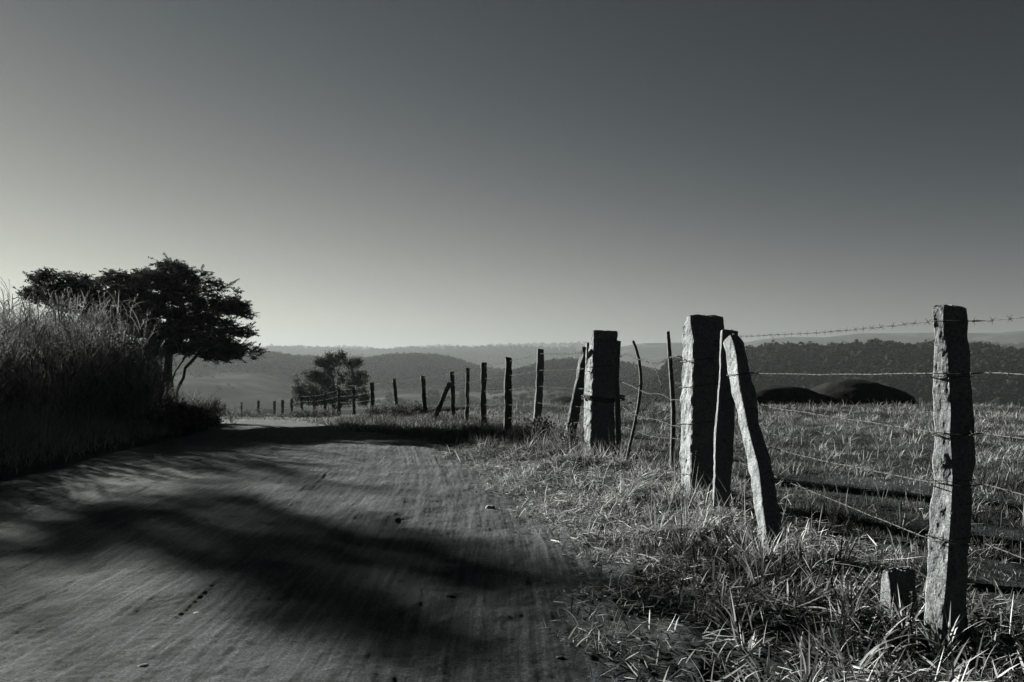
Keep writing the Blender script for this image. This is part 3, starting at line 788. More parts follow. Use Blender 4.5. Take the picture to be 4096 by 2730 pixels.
# ------------------------------------------------------------------ stone posts
POSTG = 'posts of the roadside fence'
def post_rows(rows, origin, scale, d0, d1=None, back=1.0, rot_r=0.12, ext=0.12):
    """rows: (y, left, edge, right) in a zoom with origin/scale -> list of corner quads in the world"""
    y0, y1_ = rows[0][0], rows[-1][0]
    if d1 is None: d1 = d0
    out = []
    for (yy, l, e_, r) in rows:
        t = (yy - y0) / (y1_ - y0); d = d0 + (d1 - d0) * t
        E = at(origin[0] + e_ / scale, origin[1] + yy / scale, d)
        wl = (e_ - l) / scale / 4 / F * d; wr = (r - e_) / scale / 4 / F * d
        Lp = at(origin[0] + l / scale, origin[1] + yy / scale, d + wl * back)
        Rp = at(origin[0] + r / scale, origin[1] + yy / scale, d + wr * rot_r)
        z = E[2]; Lp[2] = z; Rp[2] = z
        B = Lp + (Rp - E) * 0.92 + np.array([0, 0.35 * wr, 0])
        out.append((E, Rp, B, Lp))
    out = out[::-1]                      # bottom first
    if ext:
        q0 = out[0]; out = [tuple(c - np.array([0, 0, ext]) for c in q0)] + out
    return out

def post_mesh(name, label, quads, seed, amp=.007, mat_='granite', cat='post', group=POSTG, dz=.025, kper=6, slant=.02):
    quads = np.array(quads)              # rows,4,3
    z = quads[:, :, 2].mean(1)
    m = max(8, int((z[-1] - z[0]) / dz))
    zi = np.linspace(z[0], z[-1], m)
    Q = np.zeros((m, 4, 3))
    for c in range(4):
        for k in range(3): Q[:, c, k] = np.interp(zi, z, quads[:, c, k])
    Q[:, :, 2] = zi[:, None]
    rings = []
    n = 4 * kper
    ctr = Q.mean(1)
    for c in range(4):
        A = Q[:, c]; B = Q[:, (c + 1) % 4]
        for k in range(kper):
            t = k / kper
            p = A + (B - A) * t
            if k == 0: p = p + (ctr - p) * .04
            rings.append(p)
    R = np.stack(rings, 1)               # m,n,3
    out = R - ctr[:, None]; out[:, :, 2] = 0; ln = np.linalg.norm(out, axis=2, keepdims=True) + 1e-9; out = out / ln
    s = seed * 3.7
    nz = fbm(R[..., 0] / .045 + s, R[..., 1] / .045, R[..., 2] / .07, seed=seed, oct=5)
    nz2 = fbm(R[..., 0] / .2 + s, R[..., 1] / .2, R[..., 2] / .11, seed=seed + 5, oct=2)
    wid = np.minimum(1.0, ln[..., 0].mean() / .07)
    R = R + out * ((nz * amp * 1.3 + nz2 * amp * 1.5) * wid)[..., None]
    # uneven top: slanting break
    topm = sst(zi[-1] - .08, zi[-1], zi)[:, None]
    R[:, :, 2] += topm * (slant * fbm(R[..., 0] / .1 + s, R[..., 1] / .1, seed=seed + 9, oct=2))
    V = R.reshape(-1, 3)
    i = np.arange(m - 1)[:, None] * n; j = np.arange(n)[None]
    F4 = np.stack([i + j, i + (j + 1) % n, i + n + (j + 1) % n, i + n + j], -1).reshape(-1, 4)
    # top: two inner rings and a centre
    topr = R[-1]; cc = topr.mean(0); extra = []
    for f, up in ((.8, .006), (.4, .008)):
        rr = cc + (topr - cc) * f; rr[:, 2] = topr[:, 2] * f + cc[2] * (1 - f) + up + rng.normal(0, .003, n); extra.append(rr)
    V = np.concatenate([V] + extra + [cc[None] + (0, 0, .008)])
    b0 = (m - 1) * n; k1 = m * n; k2 = m * n + n; kc = m * n + 2 * n
    jj = np.arange(n); j2 = (jj + 1) % n
    F4 = np.concatenate([F4, np.stack([b0 + jj, b0 + j2, k1 + j2, k1 + jj], -1), np.stack([k1 + jj, k1 + j2, k2 + j2, k2 + jj], -1)])
    F3 = np.stack([k2 + jj, k2 + j2, 0 * jj + kc], -1)
    o = mesh_obj(name, V, [F4, F3], M[mat_], smooth=False, origin=ctr[0])
    tag(o, label, cat, group)
    return o

Z4 = ((2100, 1250), 2.091); Z5 = ((2600, 1200), 1.3629); Z6 = ((3300, 1150), .9924)
rowsR = [(72, 430, 475, 561), (140, 432, 472, 565), (200, 435, 480, 567), (260, 432, 490, 580), (340, 430, 495, 577), (420, 428, 500, 590), (500, 428, 505, 598), (580, 430, 500, 602), (660, 430, 507, 598), (760, 425, 512, 590), (860, 415, 508, 588), (950, 412, 502, 585), (1050, 405, 495, 575), (1150, 403, 488, 572), (1250, 398, 478, 565), (1350, 393, 470, 560), (1425, 405, 462, 558)]
post_mesh('stone_post', 'tall rough granite post standing alone near the right edge of the picture', post_rows(rowsR, *Z6, 3.75, 3.72, back=.80, rot_r=.5), 1, amp=.0065, dz=.012, kper=14)
rowsA = [(90, 205, 225, 402), (130, 185, 222, 408), (190, 178, 238, 412), (250, 175, 237, 412), (350, 172, 235, 414), (480, 165, 232, 414), (600, 165, 230, 416), (750, 163, 228, 418), (900, 162, 226, 420), (1000, 164, 224, 424), (1170, 168, 224, 428)]
post_mesh('stone_post', 'thickest and tallest granite gate post, weathered and split, with a pale sunlit left face', post_rows(rowsA, *Z5, 7.3, 7.25, back=1.8), 2, amp=.012, dz=.018, kper=12)
rowsC = [(170, 386, 396, 480), (230, 382, 391, 478), (400, 375, 384, 472), (520, 368, 377, 466), (690, 350, 361, 462), (900, 345, 357, 450), (1050, 338, 350, 440), (1205, 330, 341, 432)]
post_mesh('stone_post', 'narrow dark granite post pressed against the right side of the thickest gate post', post_rows(rowsC, *Z5, 6.72, 6.68, back=2.0), 3, amp=.007, dz=.018, kper=10)
rowsD = [(195, 432, 442, 478), (230, 396, 455, 515), (300, 410, 470, 530), (400, 425, 480, 550), (500, 445, 495, 575), (600, 470, 515, 590), (700, 485, 535, 605), (800, 508, 560, 640), (900, 530, 590, 665), (1000, 548, 602, 685), (1100, 560, 612, 700), (1200, 575, 625, 715), (1300, 588, 640, 730), (1400, 597, 652, 745), (1450, 600, 655, 748)]
post_mesh('brace_post', 'long granite brace leaning to the left against the thickest gate post', post_rows(rowsD, *Z5, 6.42, 5.25, back=1.45, rot_r=.3), 4, amp=.007, dz=.015, kper=12, cat='brace post')
rowsB = [(157, 566, 573, 776), (250, 535, 575, 778), (400, 520, 570, 770), (500, 503, 565, 765), (600, 500, 562, 760), (700, 495, 560, 757), (800, 490, 557, 755), (900, 490, 553, 752), (1000, 488, 550, 755), (1100, 490, 548, 760), (1240, 500, 545, 765)]
post_mesh('stone_post', 'broad granite gate post wrapped with a chain, second thickest', post_rows(rowsB, *Z4, 10.2, 10.2, back=1.8), 5, amp=.010, dz=.02, kper=10)
rowsB2 = [(258, 506, 518, 540), (400, 504, 514, 538), (700, 494, 502, 538), (1000, 488, 496, 535), (1200, 488, 496, 535)]
post_mesh('stone_post', 'slim dark post half hidden behind the chained gate post', post_rows(rowsB2, *Z4, 10.75, back=1.8), 6, dz=.03)
rowsF = [(297, 472, 480, 512), (350, 462, 490, 508), (430, 442, 470, 505), (520, 428, 452, 500), (620, 410, 425, 497), (720, 390, 405, 480), (820, 365, 385, 465), (900, 350, 370, 455), (1000, 330, 352, 430), (1100, 310, 342, 410), (1170, 298, 330, 398)]
post_mesh('brace_post', 'granite brace leaning to the right against the chained gate post', post_rows(rowsF, *Z4, 10.3, 11.0, back=1.45), 7, amp=.009, dz=.02, kper=8, cat='brace post')
rowsT = [(308, 103, 109, 158), (400, 98, 105, 160), (500, 92, 100, 158), (600, 88, 96, 155), (700, 82, 92, 150), (800, 75, 86, 143), (880, 68, 79, 138), (1060, 50, 62, 128)]
post_mesh('stone_post', 'tilting stone post with creeper at its foot, next left of the leaning gate brace', post_rows(rowsT, *Z4, 13.2, back=1.8), 8, amp=.009, dz=.03)
rowsJ = [(545, 2122, 2150, 2312), (600, 2112, 2165, 2314), (680, 2108, 2172, 2316), (760, 2108, 2172, 2316), (840, 2108, 2172, 2316)]
post_mesh('post_stump', 'short broken granite stump in the grass left of the lone right post', post_rows(rowsJ, (2000, 1900), 1.384, 4.1, back=1.2, rot_r=.2), 9, amp=.008, dz=.012, kper=10, cat='post stump')

# the line of posts running away: source px top x, base x, top y, width, distance, label
FP = [
 (2035, 2028, 1432, 24, 14.9, 'thick dark post, second left of the leaning gate brace'),
 (1936, 1932, 1452, 19, 16.8, 'dark straight post, third left of the leaning gate brace'),
 (1871, 1868, 1474, 13, 18.8, 'slender post with a pale sunlit left edge, right of the small brace'),
 (1808, 1818, 1487, 14, 20.8, 'thin dark post that the small leaning brace props up'),
 (1690, 1704, 1503, 15, 23.2, 'dark post leaning a little left, just left of the small leaning brace'),
 (1578, 1590, 1517, 13, 25.8, 'dark post standing midway between the round tree and the small leaning brace'),
 (1489, 1492, 1530, 13, 28.2, 'dark post at the right edge of the round tree crown'),
 (1414, 1418, 1548, 10, 31.0, 'post with a sunlit foot in front of the right half of the round tree'),
 (1357, 1356, 1553, 12, 33.5, 'post in front of the round tree trunk, just right of it'),
 (1302, 1300, 1569, 10, 36.5, 'post in front of the round tree, just left of its trunk'),
 (1257, 1259, 1578, 9, 40, 'second post left of the round tree trunk'),
 (1208, 1210, 1580, 8, 44, 'post at the left edge of the round tree crown'),
 (1167, 1168, 1594, 9, 48.5, 'small post standing clear just left of the round tree'),
 (1131, 1132, 1599, 9, 53, 'small post, second one clear of the round tree to the left'),
 (1098, 1099, 1604, 8, 64, 'small post right of the low rounded bush'),
 (1034, 1035, 1602, 8, 80, 'tiny post rising behind the low rounded bush'),
 (966, 966, 1609, 6, 90, 'tiny far post left of the low rounded bush'),
 (900, 900, 1615, 6, 98, 'tiny far post, second from the far left end'),
 (834, 834, 1621, 5, 105, 'farthest tiny post at the left end of the fence'),
]
postpos = []
def simple_post(tx, bx, ty, w_, d, label, k, name='fence_post'):
    top = at(tx, ty, d); xb = (bx / 4 - 512) / F * d
    zb = float(ground(xb, d)) - .25
    # lean continues down to the ground
    wd = w_ * 1.28 / 4 / F * d
    rows = []
    m = 9
    rr = np.random.default_rng(100 + k)
    rot = rr.uniform(-.25, .35)
    lit = rr.uniform(.06, .24)
    for i in range(m + 1):
        t = i / m
        z = zb + (top[2] - zb) * t
        cx = xb + (top[0] - xb) * t + rr.normal(0, .006); cy = d
        f = 1 + rr.normal(0, .06)
        hw = wd * .5 * f
        E = np.array([cx - hw + 2 * hw * lit * .6, cy - hw * .9, z]); Rp = np.array([cx + hw, cy - hw * (.7 - rot), z])
        B = np.array([cx + hw * .7, cy + hw * 1.0, z]); Lp = np.array([cx - hw, cy + hw * (.6 + rot * .5), z])
        rows.append((E, Rp, B, Lp))
    postpos.append((xb, d, float(ground(xb, d)), top))
    return post_mesh(name, label, rows, 20 + k, amp=.010, mat_='shade_post', dz=.04 if d < 35 else .12, kper=6 if d < 35 else 3, slant=.03)
postpos.append(None)
for k, r in enumerate(FP): simple_post(*r, k)
postpos[0] = (at(2148, 1700, 13.2)[0], 13.2, float(ground(.45, 13.2)), at(2163, 1400, 13.2))
# small leaning brace by the fourth post
b0 = at(1738, 1672, 20.3); b1 = at(1800, 1530, 20.7)
rows = []
for i in range(-2, 8):
    t = i / 7; c = b0 + (b1 - b0) * t; h_ = .062 * (1 + rng.normal(0, .05))
    rows.append((c + (-h_ * 1.05, -h_ * 1.1, 0), c + (h_ * 1.1, -h_ * .5, 0), c + (h_, h_, 0), c + (-h_, h_, 0)))
post_mesh('brace_post', 'short dark brace leaning right against a thin post midway along the fence', rows, 60, amp=.012, dz=.04, cat='brace post', mat_='shade_post')
# next post along, behind the photographer's right shoulder
simple_post(0, 0, 0, 0, 1, '', 0) if False else None
q = np.array([2.40, .1, 0]); rows = [tuple(q + (sx * .08, sy * .08, z) for sx, sy in ((-1, -1), (1, -1), (1, 1), (-1, 1))) for z in (-.2, .5, 1.1, 1.66)]
post_mesh('stone_post', 'granite post beside the photographer beyond the right edge of the picture', rows, 61, amp=.009)

# wooden poles hanging in the wire between the two big gate posts
def pole(name, label, pts, d, wd, cat, matn='pole', base_ext=.08, dd=None):
    P = np.array([at(2100 + x_ / 2.091, 1250 + y_ / 2.091, d if dd is None else d + (dd - d) * i / (len(pts) - 1)) for i, (x_, y_) in enumerate(pts)])
    P = np.concatenate([P, P[-1:] - (0, 0, base_ext)])
    t = np.linspace(0, len(P) - 1, 60); Pi = np.stack([np.interp(t, np.arange(len(P)), P[:, k]) for k in range(3)], -1)
    Pi[1:-1] = (Pi[:-2] + Pi[1:-1] + Pi[2:]) / 3
    Pi = Pi + rng.normal(0, .0012, Pi.shape)
    r = wd / 2 * (1 + .12 * fbm(t / 3, t * 0, seed=77)) * np.interp(t, [0, len(P)], [.85, 1.1])
    V, Q, T = tube(Pi, r, 10)
    o = mesh_obj(name, V, [Q, T], M[matn], origin=Pi[-1]); tag(o, label, cat, 'wooden sticks standing in the gate wires')
    return o
pole('wooden_pole', 'thin wooden pole strapped to the right side of the chained gate post', [(785, 237), (778, 330), (772, 420), (766, 520), (768, 620), (773, 720), (777, 820), (779, 920), (782, 1050), (784, 1200)], 10.0, .066, 'pole')
pole('bent_stick', 'bent bare stick held up in the gate wires', [(903, 237), (920, 275), (940, 340), (955, 410), (966, 490), (970, 560), (966, 640), (957, 720), (943, 810), (918, 930), (895, 1040), (868, 1150), (835, 1300)], 9.4, .040, 'stick')
pole('wooden_pole', 'tall straight wooden pole standing in the wires left of the thickest gate post', [(1195, 157), (1203, 260), (1212, 380), (1221, 500), (1229, 620), (1236, 740), (1241, 860), (1240, 980), (1234, 1110), (1228, 1260)], 8.6, .050, 'pole')

# ------------------------------------------------------------------ barbed wire
barb_me = None
def barb_geo(c, t, s=1.0):
    """four prongs wound round the wire"""
    t = t / np.linalg.norm(t); u = np.cross(t, (0, 0, 1.0)); u /= np.linalg.norm(u) + 1e-9; v = np.cross(t, u)
    A = Acc(); a0 = rng.uniform(0, 6.28)
    for k in range(4):
        a = a0 + k * 1.57 + rng.normal(0, .2); d = np.cos(a) * u + np.sin(a) * v + t * rng.normal(0, .35)
        V, Q, T = tube([c + t * (k - 1.5) * .002, c + t * (k - 1.5) * .002 + d * .018 * s], [.0016 * s, .0007 * s], 4); A.add(V, Q, T, np.zeros(len(V)))
    V, Q, T = tube([c - t * .006 * s, c + t * .006 * s], .0042 * s, 6); A.add(V, Q, T, np.zeros(len(V)))
    return A
def wire(label, pts, r=.0027, spacing=.115, group=None, sag=.0, jitter=.004, sep_barbs=40, bs=1.0):
    pts = np.array(pts, float)
    P = []
    for a, b in zip(pts[:-1], pts[1:]):
        ln = np.linalg.norm(b - a); m = max(2, int(ln / .06))
        for i in range(m):
            t = i / m; p = a + (b - a) * t; p = p - (0, 0, sag * ln * 4 * t * (1 - t)); P.append(p)
    P.append(pts[-1]); P = np.array(P)
    sl_ = np.concatenate([[0], np.cumsum(np.linalg.norm(np.diff(P, axis=0), axis=1))])
    P[:, 2] += jitter * fbm(sl_ / .25, sl_ * 0, seed=int(abs(pts[0, 2]) * 100) + 3, oct=3)
    P[:, 1] += jitter * fbm(sl_ / .25, sl_ * 0 + 5, seed=int(abs(pts[0, 2]) * 100) + 8, oct=3)
    root = empty('barbed_wire', [float(c) for c in P[0]]); tag(root, label, 'barbed wire', group)
    A = Acc()
    # two strands twisted round each other
    s2 = np.arange(0, sl_[-1], .02 if sl_[-1] < 14 else .06)
    Pi = np.stack([np.interp(s2, sl_, P[:, k]) for k in range(3)], -1)
    T_ = np.gradient(Pi, axis=0); T_ /= np.linalg.norm(T_, axis=1)[:, None]
    U = np.cross(T_, (0, 0, 1.0)); U /= np.linalg.norm(U, axis=1)[:, None] + 1e-9; W = np.cross(T_, U)
    dist = Pi[:, 1]
    rr = np.maximum(r * .62, 0.0)
    for ph in (0, math.pi):
        a = s2 / .022 + ph if sl_[-1] < 14 else s2 / .09 + ph
        off = (np.cos(a)[:, None] * U + np.sin(a)[:, None] * W) * r * .6
        V, Q, T = tube(Pi + off, rr, 4); A.add(V, Q, T, np.zeros(len(V)))
    A.build('strand', M['wire'], root, origin=P[0])
    n = int(sl_[-1] / spacing); k = 0; rest = Acc()
    for i in range(1, n):
        s = i * spacing + rng.normal(0, .008); c = np.array([np.interp(s, sl_, P[:, q_]) for q_ in range(3)]); c2 = np.array([np.interp(s + .02, sl_, P[:, q_]) for q_ in range(3)])
        if c[1] > 27: continue
        G = barb_geo(c, c2 - c, bs)
        if k < sep_barbs:
            G.build('barb', M['wire'], root, origin=P[0]); k += 1
        else:
            for V, tn in zip(G.V, G.tone): pass
            rest.add(np.concatenate(G.V), np.concatenate(G.Q), np.concatenate(G.T), np.concatenate(G.tone))
    if rest.V:
        o = rest.build('barb', M['wire'], root, origin=P[0]); o['kind'] = 'stuff'
    return root
WG = 'barbed wire strands of the fence'
names = ['top', 'second', 'third', 'fourth', 'lowest']
# a) right hand bay: gate post to lone post and on past the camera
hC = [1.545, 1.245, 1.0, .69, .51]; hR = [1.53, 1.29, 1.015, .78, .51]; hN = [1.55, 1.30, 1.02, .78, .52]
cC = np.array([1.97, 6.55]); cR = np.array([2.02, 3.70]); cN = np.array([2.36, .1])
for k in range(5):
    st_ = [1.865, 6.64, hC[k]]
    mid = [(cC[0] + cR[0]) / 2 + .0, (cC[1] + cR[1]) / 2, (hC[k] + hR[k]) / 2 - .012 - .02 * (k > 2)]
    wire('%s barbed wire strand running from the long leaning brace past the lone right post' % names[k],
         [st_, mid, [cR[0] - .06, cR[1] - .01, hR[k]], [cR[0] + .03, cR[1] - .085, hR[k] - .004], [cR[0] + .14, cR[1] - .06, hR[k]], [cN[0] - .08, cN[1], hN[k]]], r=.0030, spacing=.12, group=WG, sep_barbs=45, bs=1.1)
# b) gate bay between the two big posts
def gz(pts, xa=780, xb=1400, da=10.05, db=7.12):
    return [at(2100 + x_ / 2.091, 1250 + y_ / 2.091, da + (db - da) * (x_ - xa) / (xb - xa)) for x_, y_ in pts]
GW = 'slack wires between the two gate posts'
wire('slack top wire sagging between the chained post and the thickest gate post', gz([(785, 380), (815, 358), (850, 350), (890, 368), (940, 390), (1000, 402), (1050, 424), (1110, 428), (1150, 412), (1185, 385), (1215, 372), (1270, 378), (1310, 385), (1400, 425)]), r=.0030, spacing=.11, group=GW, bs=1.5)
wire('slack second wire stepping down between the two big gate posts', gz([(780, 570), (860, 600), (940, 640), (1000, 665), (1045, 681), (1100, 675), (1150, 686), (1190, 712), (1225, 730), (1300, 731)]), r=.0030, spacing=.13, group=GW, bs=1.0)
wire('slack third wire drooping through the bent stick', gz([(785, 765), (830, 800), (885, 850), (940, 860), (1000, 885), (1060, 888), (1100, 896), (1160, 915), (1230, 945), (1300, 951)]), r=.0030, spacing=.13, group=GW, bs=1.0)
wire('lowest slack wire between the gate posts, just above the grass', gz([(775, 955), (820, 955), (860, 966), (930, 990), (1000, 1021), (1060, 1035), (1120, 1046), (1225, 1050), (1300, 1060)]), r=.0030, spacing=.13, group=GW, bs=1.0)
wire('loose wire end hanging down right of the chained post', gz([(885, 366), (905, 400), (928, 470), (930, 520), (915, 580), (893, 620), (885, 680), (872, 755)]), r=.0028, spacing=.16, group='loose hanging wire ends', bs=1.3)
wire('loose twisted wire end hanging between the bent stick and the straight pole', gz([(1060, 428), (1090, 475), (1115, 525), (1132, 580), (1142, 612), (1120, 660), (1098, 700), (1085, 745), (1075, 800)]), r=.0028, spacing=.12, group='loose hanging wire ends', bs=1.6)
# bands of wire round the gate post
def band(label, rows, org, y_frac_list, d, back):
    pass
# c) long run to the left
fr_ = [.965, .76, .56, .35, .17]
hB = [(1400, 335), (0, 468), (0, 620), (0, 772), (0, 905)]
for k in range(5):
    pts = [at(2100 + 500 / 2.091, 1250 + [334, 468, 636, 790, 925][k] / 2.091, 10.2)]
    for p in postpos[:15]:
        xb, d, zg, top = p; H = 1.33 if d > 13.5 else 1.38
        zt = top[2] - .06
        z = zt - (1 - fr_[k]) * 1.32 + .045
        t = (z - zg) / (top[2] - zg)
        pts.append(np.array([xb + (top[0] - xb) * t, d - .05, z]))
    wire('%s barbed wire strand running away along the dark fence posts to the bend' % names[k], pts, r=.0018, spacing=.13, group=WG, sag=.004, sep_barbs=40, bs=1.2)

# wire turns round the big posts
def loop_wire(label, quads, z, r=.003, tilt=0.0, grow_=.012):
    quads = np.array(quads); zz = quads[:, :, 2].mean(1)
    Q = np.stack([[np.interp(z, zz, quads[:, c, k]) for k in range(2)] for c in range(4)])
    c0 = Q.mean(0); pts = []
    for c in range(4):
        A = Q[c]; B = Q[(c + 1) % 4]
        for t in np.linspace(0, 1, 6, endpoint=False):
            p = A + (B - A) * t; d = p - c0; d = d / np.linalg.norm(d)
            p = p + d * grow_; pts.append([p[0], p[1], z + tilt * (p[0] - c0[0]) + rng.normal(0, .003)])
    pts.append(pts[0])
    V, Q_, T = tube(np.array(pts), r, 5)
    o = mesh_obj('tie_wire', V, [Q_, T], M['wire'], origin=pts[0]); tag(o, label, 'tie wire', 'turns of wire tied round the posts')
qA = post_rows(rowsA, *Z5, 7.3, 7.25, back=1.8); qB = post_rows(rowsB, *Z4, 10.2, 10.2, back=1.8); qD = post_rows(rowsD, *Z5, 6.42, 5.25, back=1.45, rot_r=.3); qR = post_rows(rowsR, *Z6, 3.75, 3.72, back=.80, rot_r=.5); qC = None
for z, lab in ((1.36, 'top wire turn round the thickest gate post'), (1.12, 'second wire turn round the thickest gate post'), (.78, 'third wire turn round the thickest gate post'), (.32, 'lowest wire turn round the thickest gate post')):
    loop_wire(lab, qA, z, .0032, tilt=.12)
for z, lab in ((1.24, 'wire turn round the upper part of the long leaning brace'),): loop_wire(lab, qD, z, .0032, tilt=.1)
for k, z in enumerate((1.27, 1.0, .78, .51)): loop_wire(['upper', 'middle', 'low', 'lowest'][k] + ' wire turn round the lone right post', qR, z, .0022, grow_=.010)
for z, lab in ((1.27, 'upper wire turn round the chained gate post'),): loop_wire(lab, qB, z, .0035, tilt=.05)

# chain round the broad post and the pole
def chain():
    quads = np.array(qB); z = at(0, 1250 + 715 / 2.091, 10.2)[2]; zz = quads[:, :, 2].mean(1)
    Q = np.stack([[np.interp(z, zz, quads[:, c, k]) for k in range(2)] for c in range(4)])
    Q[1] += (.085, -.05); Q[2] += (.085, .03)
    c0 = Q.mean(0)
    pth = []
    for c in range(4):
        for t in np.linspace(0, 1, 40, endpoint=False):
            p = Q[c] + (Q[(c + 1) % 4] - Q[c]) * t; d = (p - c0) / np.linalg.norm(p - c0); pth.append(np.append(p + d * .025, z + .03 * math.sin(t * 3.1) * (-1 if c == 0 else .6)))
    pth = np.array(pth + [pth[0]]); s = np.concatenate([[0], np.cumsum(np.linalg.norm(np.diff(pth, axis=0), axis=1))])
    root = empty('chain', [float(c) for c in pth[0]]); tag(root, 'rusty link chain wound round the broad gate post and its pole', 'chain')
    n = int(s[-1] / .036)
    for rnd in range(2):
        A = Acc()
        for i in range(n):
            sc = (i + .5 * rnd) * .036
            c = np.array([np.interp(sc % s[-1], s, pth[:, k]) for k in range(3)]); c2 = np.array([np.interp((sc + .01) % s[-1], s, pth[:, k]) for k in range(3)])
            t = c2 - c; t /= np.linalg.norm(t) + 1e-9; u = np.cross(t, (0, 0, 1)); u /= np.linalg.norm(u) + 1e-9; v = np.cross(t, u)
            side = (u * .7 + v * .7) if i % 2 else (u * -.7 + v * .7)
            c = c + (0, 0, (rnd - .5) * .028 + rng.normal(0, .004))
            a = np.linspace(0, 2 * math.pi, 9)
            ring = c + np.cos(a)[:, None] * t * .026 + np.sin(a)[:, None] * side * .014
            V, Q_, T = tube(ring, .0052, 4, cap=False); A.add(V, Q_, [], np.zeros(len(V)))
        A.build('chain_turn', M['wire'], root, origin=pth[0])
chain()

# ------------------------------------------------------------------ boulders, stones
def rock(name, label, c, rad, seed, matn='rock', cat='rock', group=None, amp=.14, nu=48, nv=24, sc=.9, skew=0.0):
    th = np.linspace(0, 2 * math.pi, nu, endpoint=False); ph = np.linspace(.02, math.pi - .02, nv)
    Tt, Pp = np.meshgrid(th, ph)
    d = np.stack([np.sin(Pp) * np.cos(Tt), np.sin(Pp) * np.sin(Tt), np.cos(Pp)], -1)
    f = 1 + amp * fbm(d[..., 0] / sc + seed, d[..., 1] / sc, d[..., 2] / sc, seed=seed, oct=4)
    if name == 'boulder': f = f + .02 * fbm(d[..., 0] / .25 + seed, d[..., 1] / .25, d[..., 2] / .25, seed=seed + 60, oct=4) + .05 * np.abs(vnoise(d[..., 0] / .5, d[..., 1] / .5, d[..., 2] / .3, seed=seed + 70))
    V = (d * f[..., None] * np.array(rad)).reshape(-1, 3)
    if name == 'boulder':
        zn = V[:, 2] / rad[2]; V[:, 2] = rad[2] * np.where(zn > 0, np.abs(zn) ** .8, zn)
        V[:, 2] *= 1 + skew * V[:, 0] / rad[0] * np.sign(zn.clip(0))
    i = np.arange(nv - 1)[:, None] * nu; j = np.arange(nu)[None]
    Q = np.stack([i + j, i + nu + j, i + nu + (j + 1) % nu, i + (j + 1) % nu], -1).reshape(-1, 4)
    V = np.concatenate([V, [[0, 0, V[:nu, 2].mean()]], [[0, 0, V[-nu:, 2].mean()]]]); k = len(V) - 2
    T = np.array([[k, q_, (q_ + 1) % nu] for q_ in range(nu)] + [[k + 1, (nv - 1) * nu + (q_ + 1) % nu, (nv - 1) * nu + q_] for q_ in range(nu)])
    V[:, 2] = np.where(V[:, 2] > 0, V[:, 2], V[:, 2] * .5)
    o = mesh_obj(name, V, [Q, T], M[matn]); o.location = [float(v) for v in c]
    tag(o, label, cat, group); return o
def boulder(label, x0, x1, ytop, d, depth, seed, sink=.5, amp=.12, skew=0.0):
    xm = (x0 + x1) / 2; c = at(xm, ytop, d); rx = (x1 - x0) / 2 / 4 / F * d
    zt = c[2]; zb = -.6
    rz = (zt - zb) / (1 + .0)
    rock('boulder', label, (c[0], d, zb), (rx * 1.16, depth, rz), seed, group='dark boulders at the pasture edge', amp=amp, cat='boulder', nu=110, nv=60, skew=skew)
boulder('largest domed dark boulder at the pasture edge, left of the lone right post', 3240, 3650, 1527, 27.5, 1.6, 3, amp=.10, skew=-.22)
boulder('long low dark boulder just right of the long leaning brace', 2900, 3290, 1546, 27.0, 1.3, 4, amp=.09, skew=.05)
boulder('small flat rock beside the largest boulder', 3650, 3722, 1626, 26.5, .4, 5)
boulder('low dark boulder left of the gate brace, behind the tilting post', 2170, 2360, 1588, 26.5, .9, 6, amp=.08)
boulder('small dark rock seen between the chained post and the bent stick', 2486, 2545, 1611, 26, .4, 7)
boulder('small dome shaped rock right of the bent stick', 2574, 2622, 1607, 26, .35, 8)
boulder('low rock seen just left of the straight wooden pole', 2630, 2692, 1608, 26.5, .4, 9)
boulder('flat rock slab behind the thick dark post', 1945, 2020, 1624, 27.5, .4, 10)
boulder('flat rock slab behind the small leaning brace', 1700, 1900, 1625, 28.5, .6, 12, amp=.06)
ST = [(1962, 2030, .045, .034, 'stone', 'largest pale stone lying near the right edge of the road'),
      (1980, 2050, .016, .01, 'stone', 'pale chip just below the largest pale stone on the road'),
      (795, 2474, .036, .014, 'stone', 'pale broken clod on the lower left of the road'),
      (838, 2482, .014, .010, 'stone', 'small pale chip right of the pale broken clod'),
      (2057, 2318, .035, .016, 'dirtclod', 'flat stone at the grass edge right of the road'),
      (1880, 1975, .02, .016, 'stone', 'small pale pebble on the road above the largest pale stone'),
      (1752, 1925, .03, .008, 'stone', 'flat pale chip on the road left of the verge grass'),
      (2235, 2640, .024, .014, 'dirtclod', 'dark round stone at the bottom by the grass edge'),
      (700, 1860, .022, .012, 'dirtclod', 'dark clod on the road near the left verge'),
      (100, 2085, .02, .015, 'dirtclod', 'dark clod at the left edge of the picture on the road'),
      (575, 2720, .03, .018, 'dirtclod', 'lump of earth at the bottom edge of the road, left of centre'),
      (2180, 2015, .028, .02, 'stone', 'pale stone at the grass edge right of the largest pale stone'),
      (2065, 2056, .014, .010, 'stone', 'tiny pale chip right of the largest pale stone')]
for k, (px_, py_, rx, rz, mt, lab) in enumerate(ST):
    d = CZ * F / (py_ / 4 - HZ); x0 = (px_ / 4 - 512) / F * d
    z = float(ground0(x0, d)) + float(road_rel(np.array([x0]), np.array([d]))[0]) * float(road_mask(np.array([x0]), np.array([d]))[0])
    rock('road_stone', lab, (x0, d, z + rz * .45), (rx, rx * .8, rz), 30 + k, matn=mt, cat='stone', group='stones on the road', amp=.5, nu=18, nv=10, sc=.8)
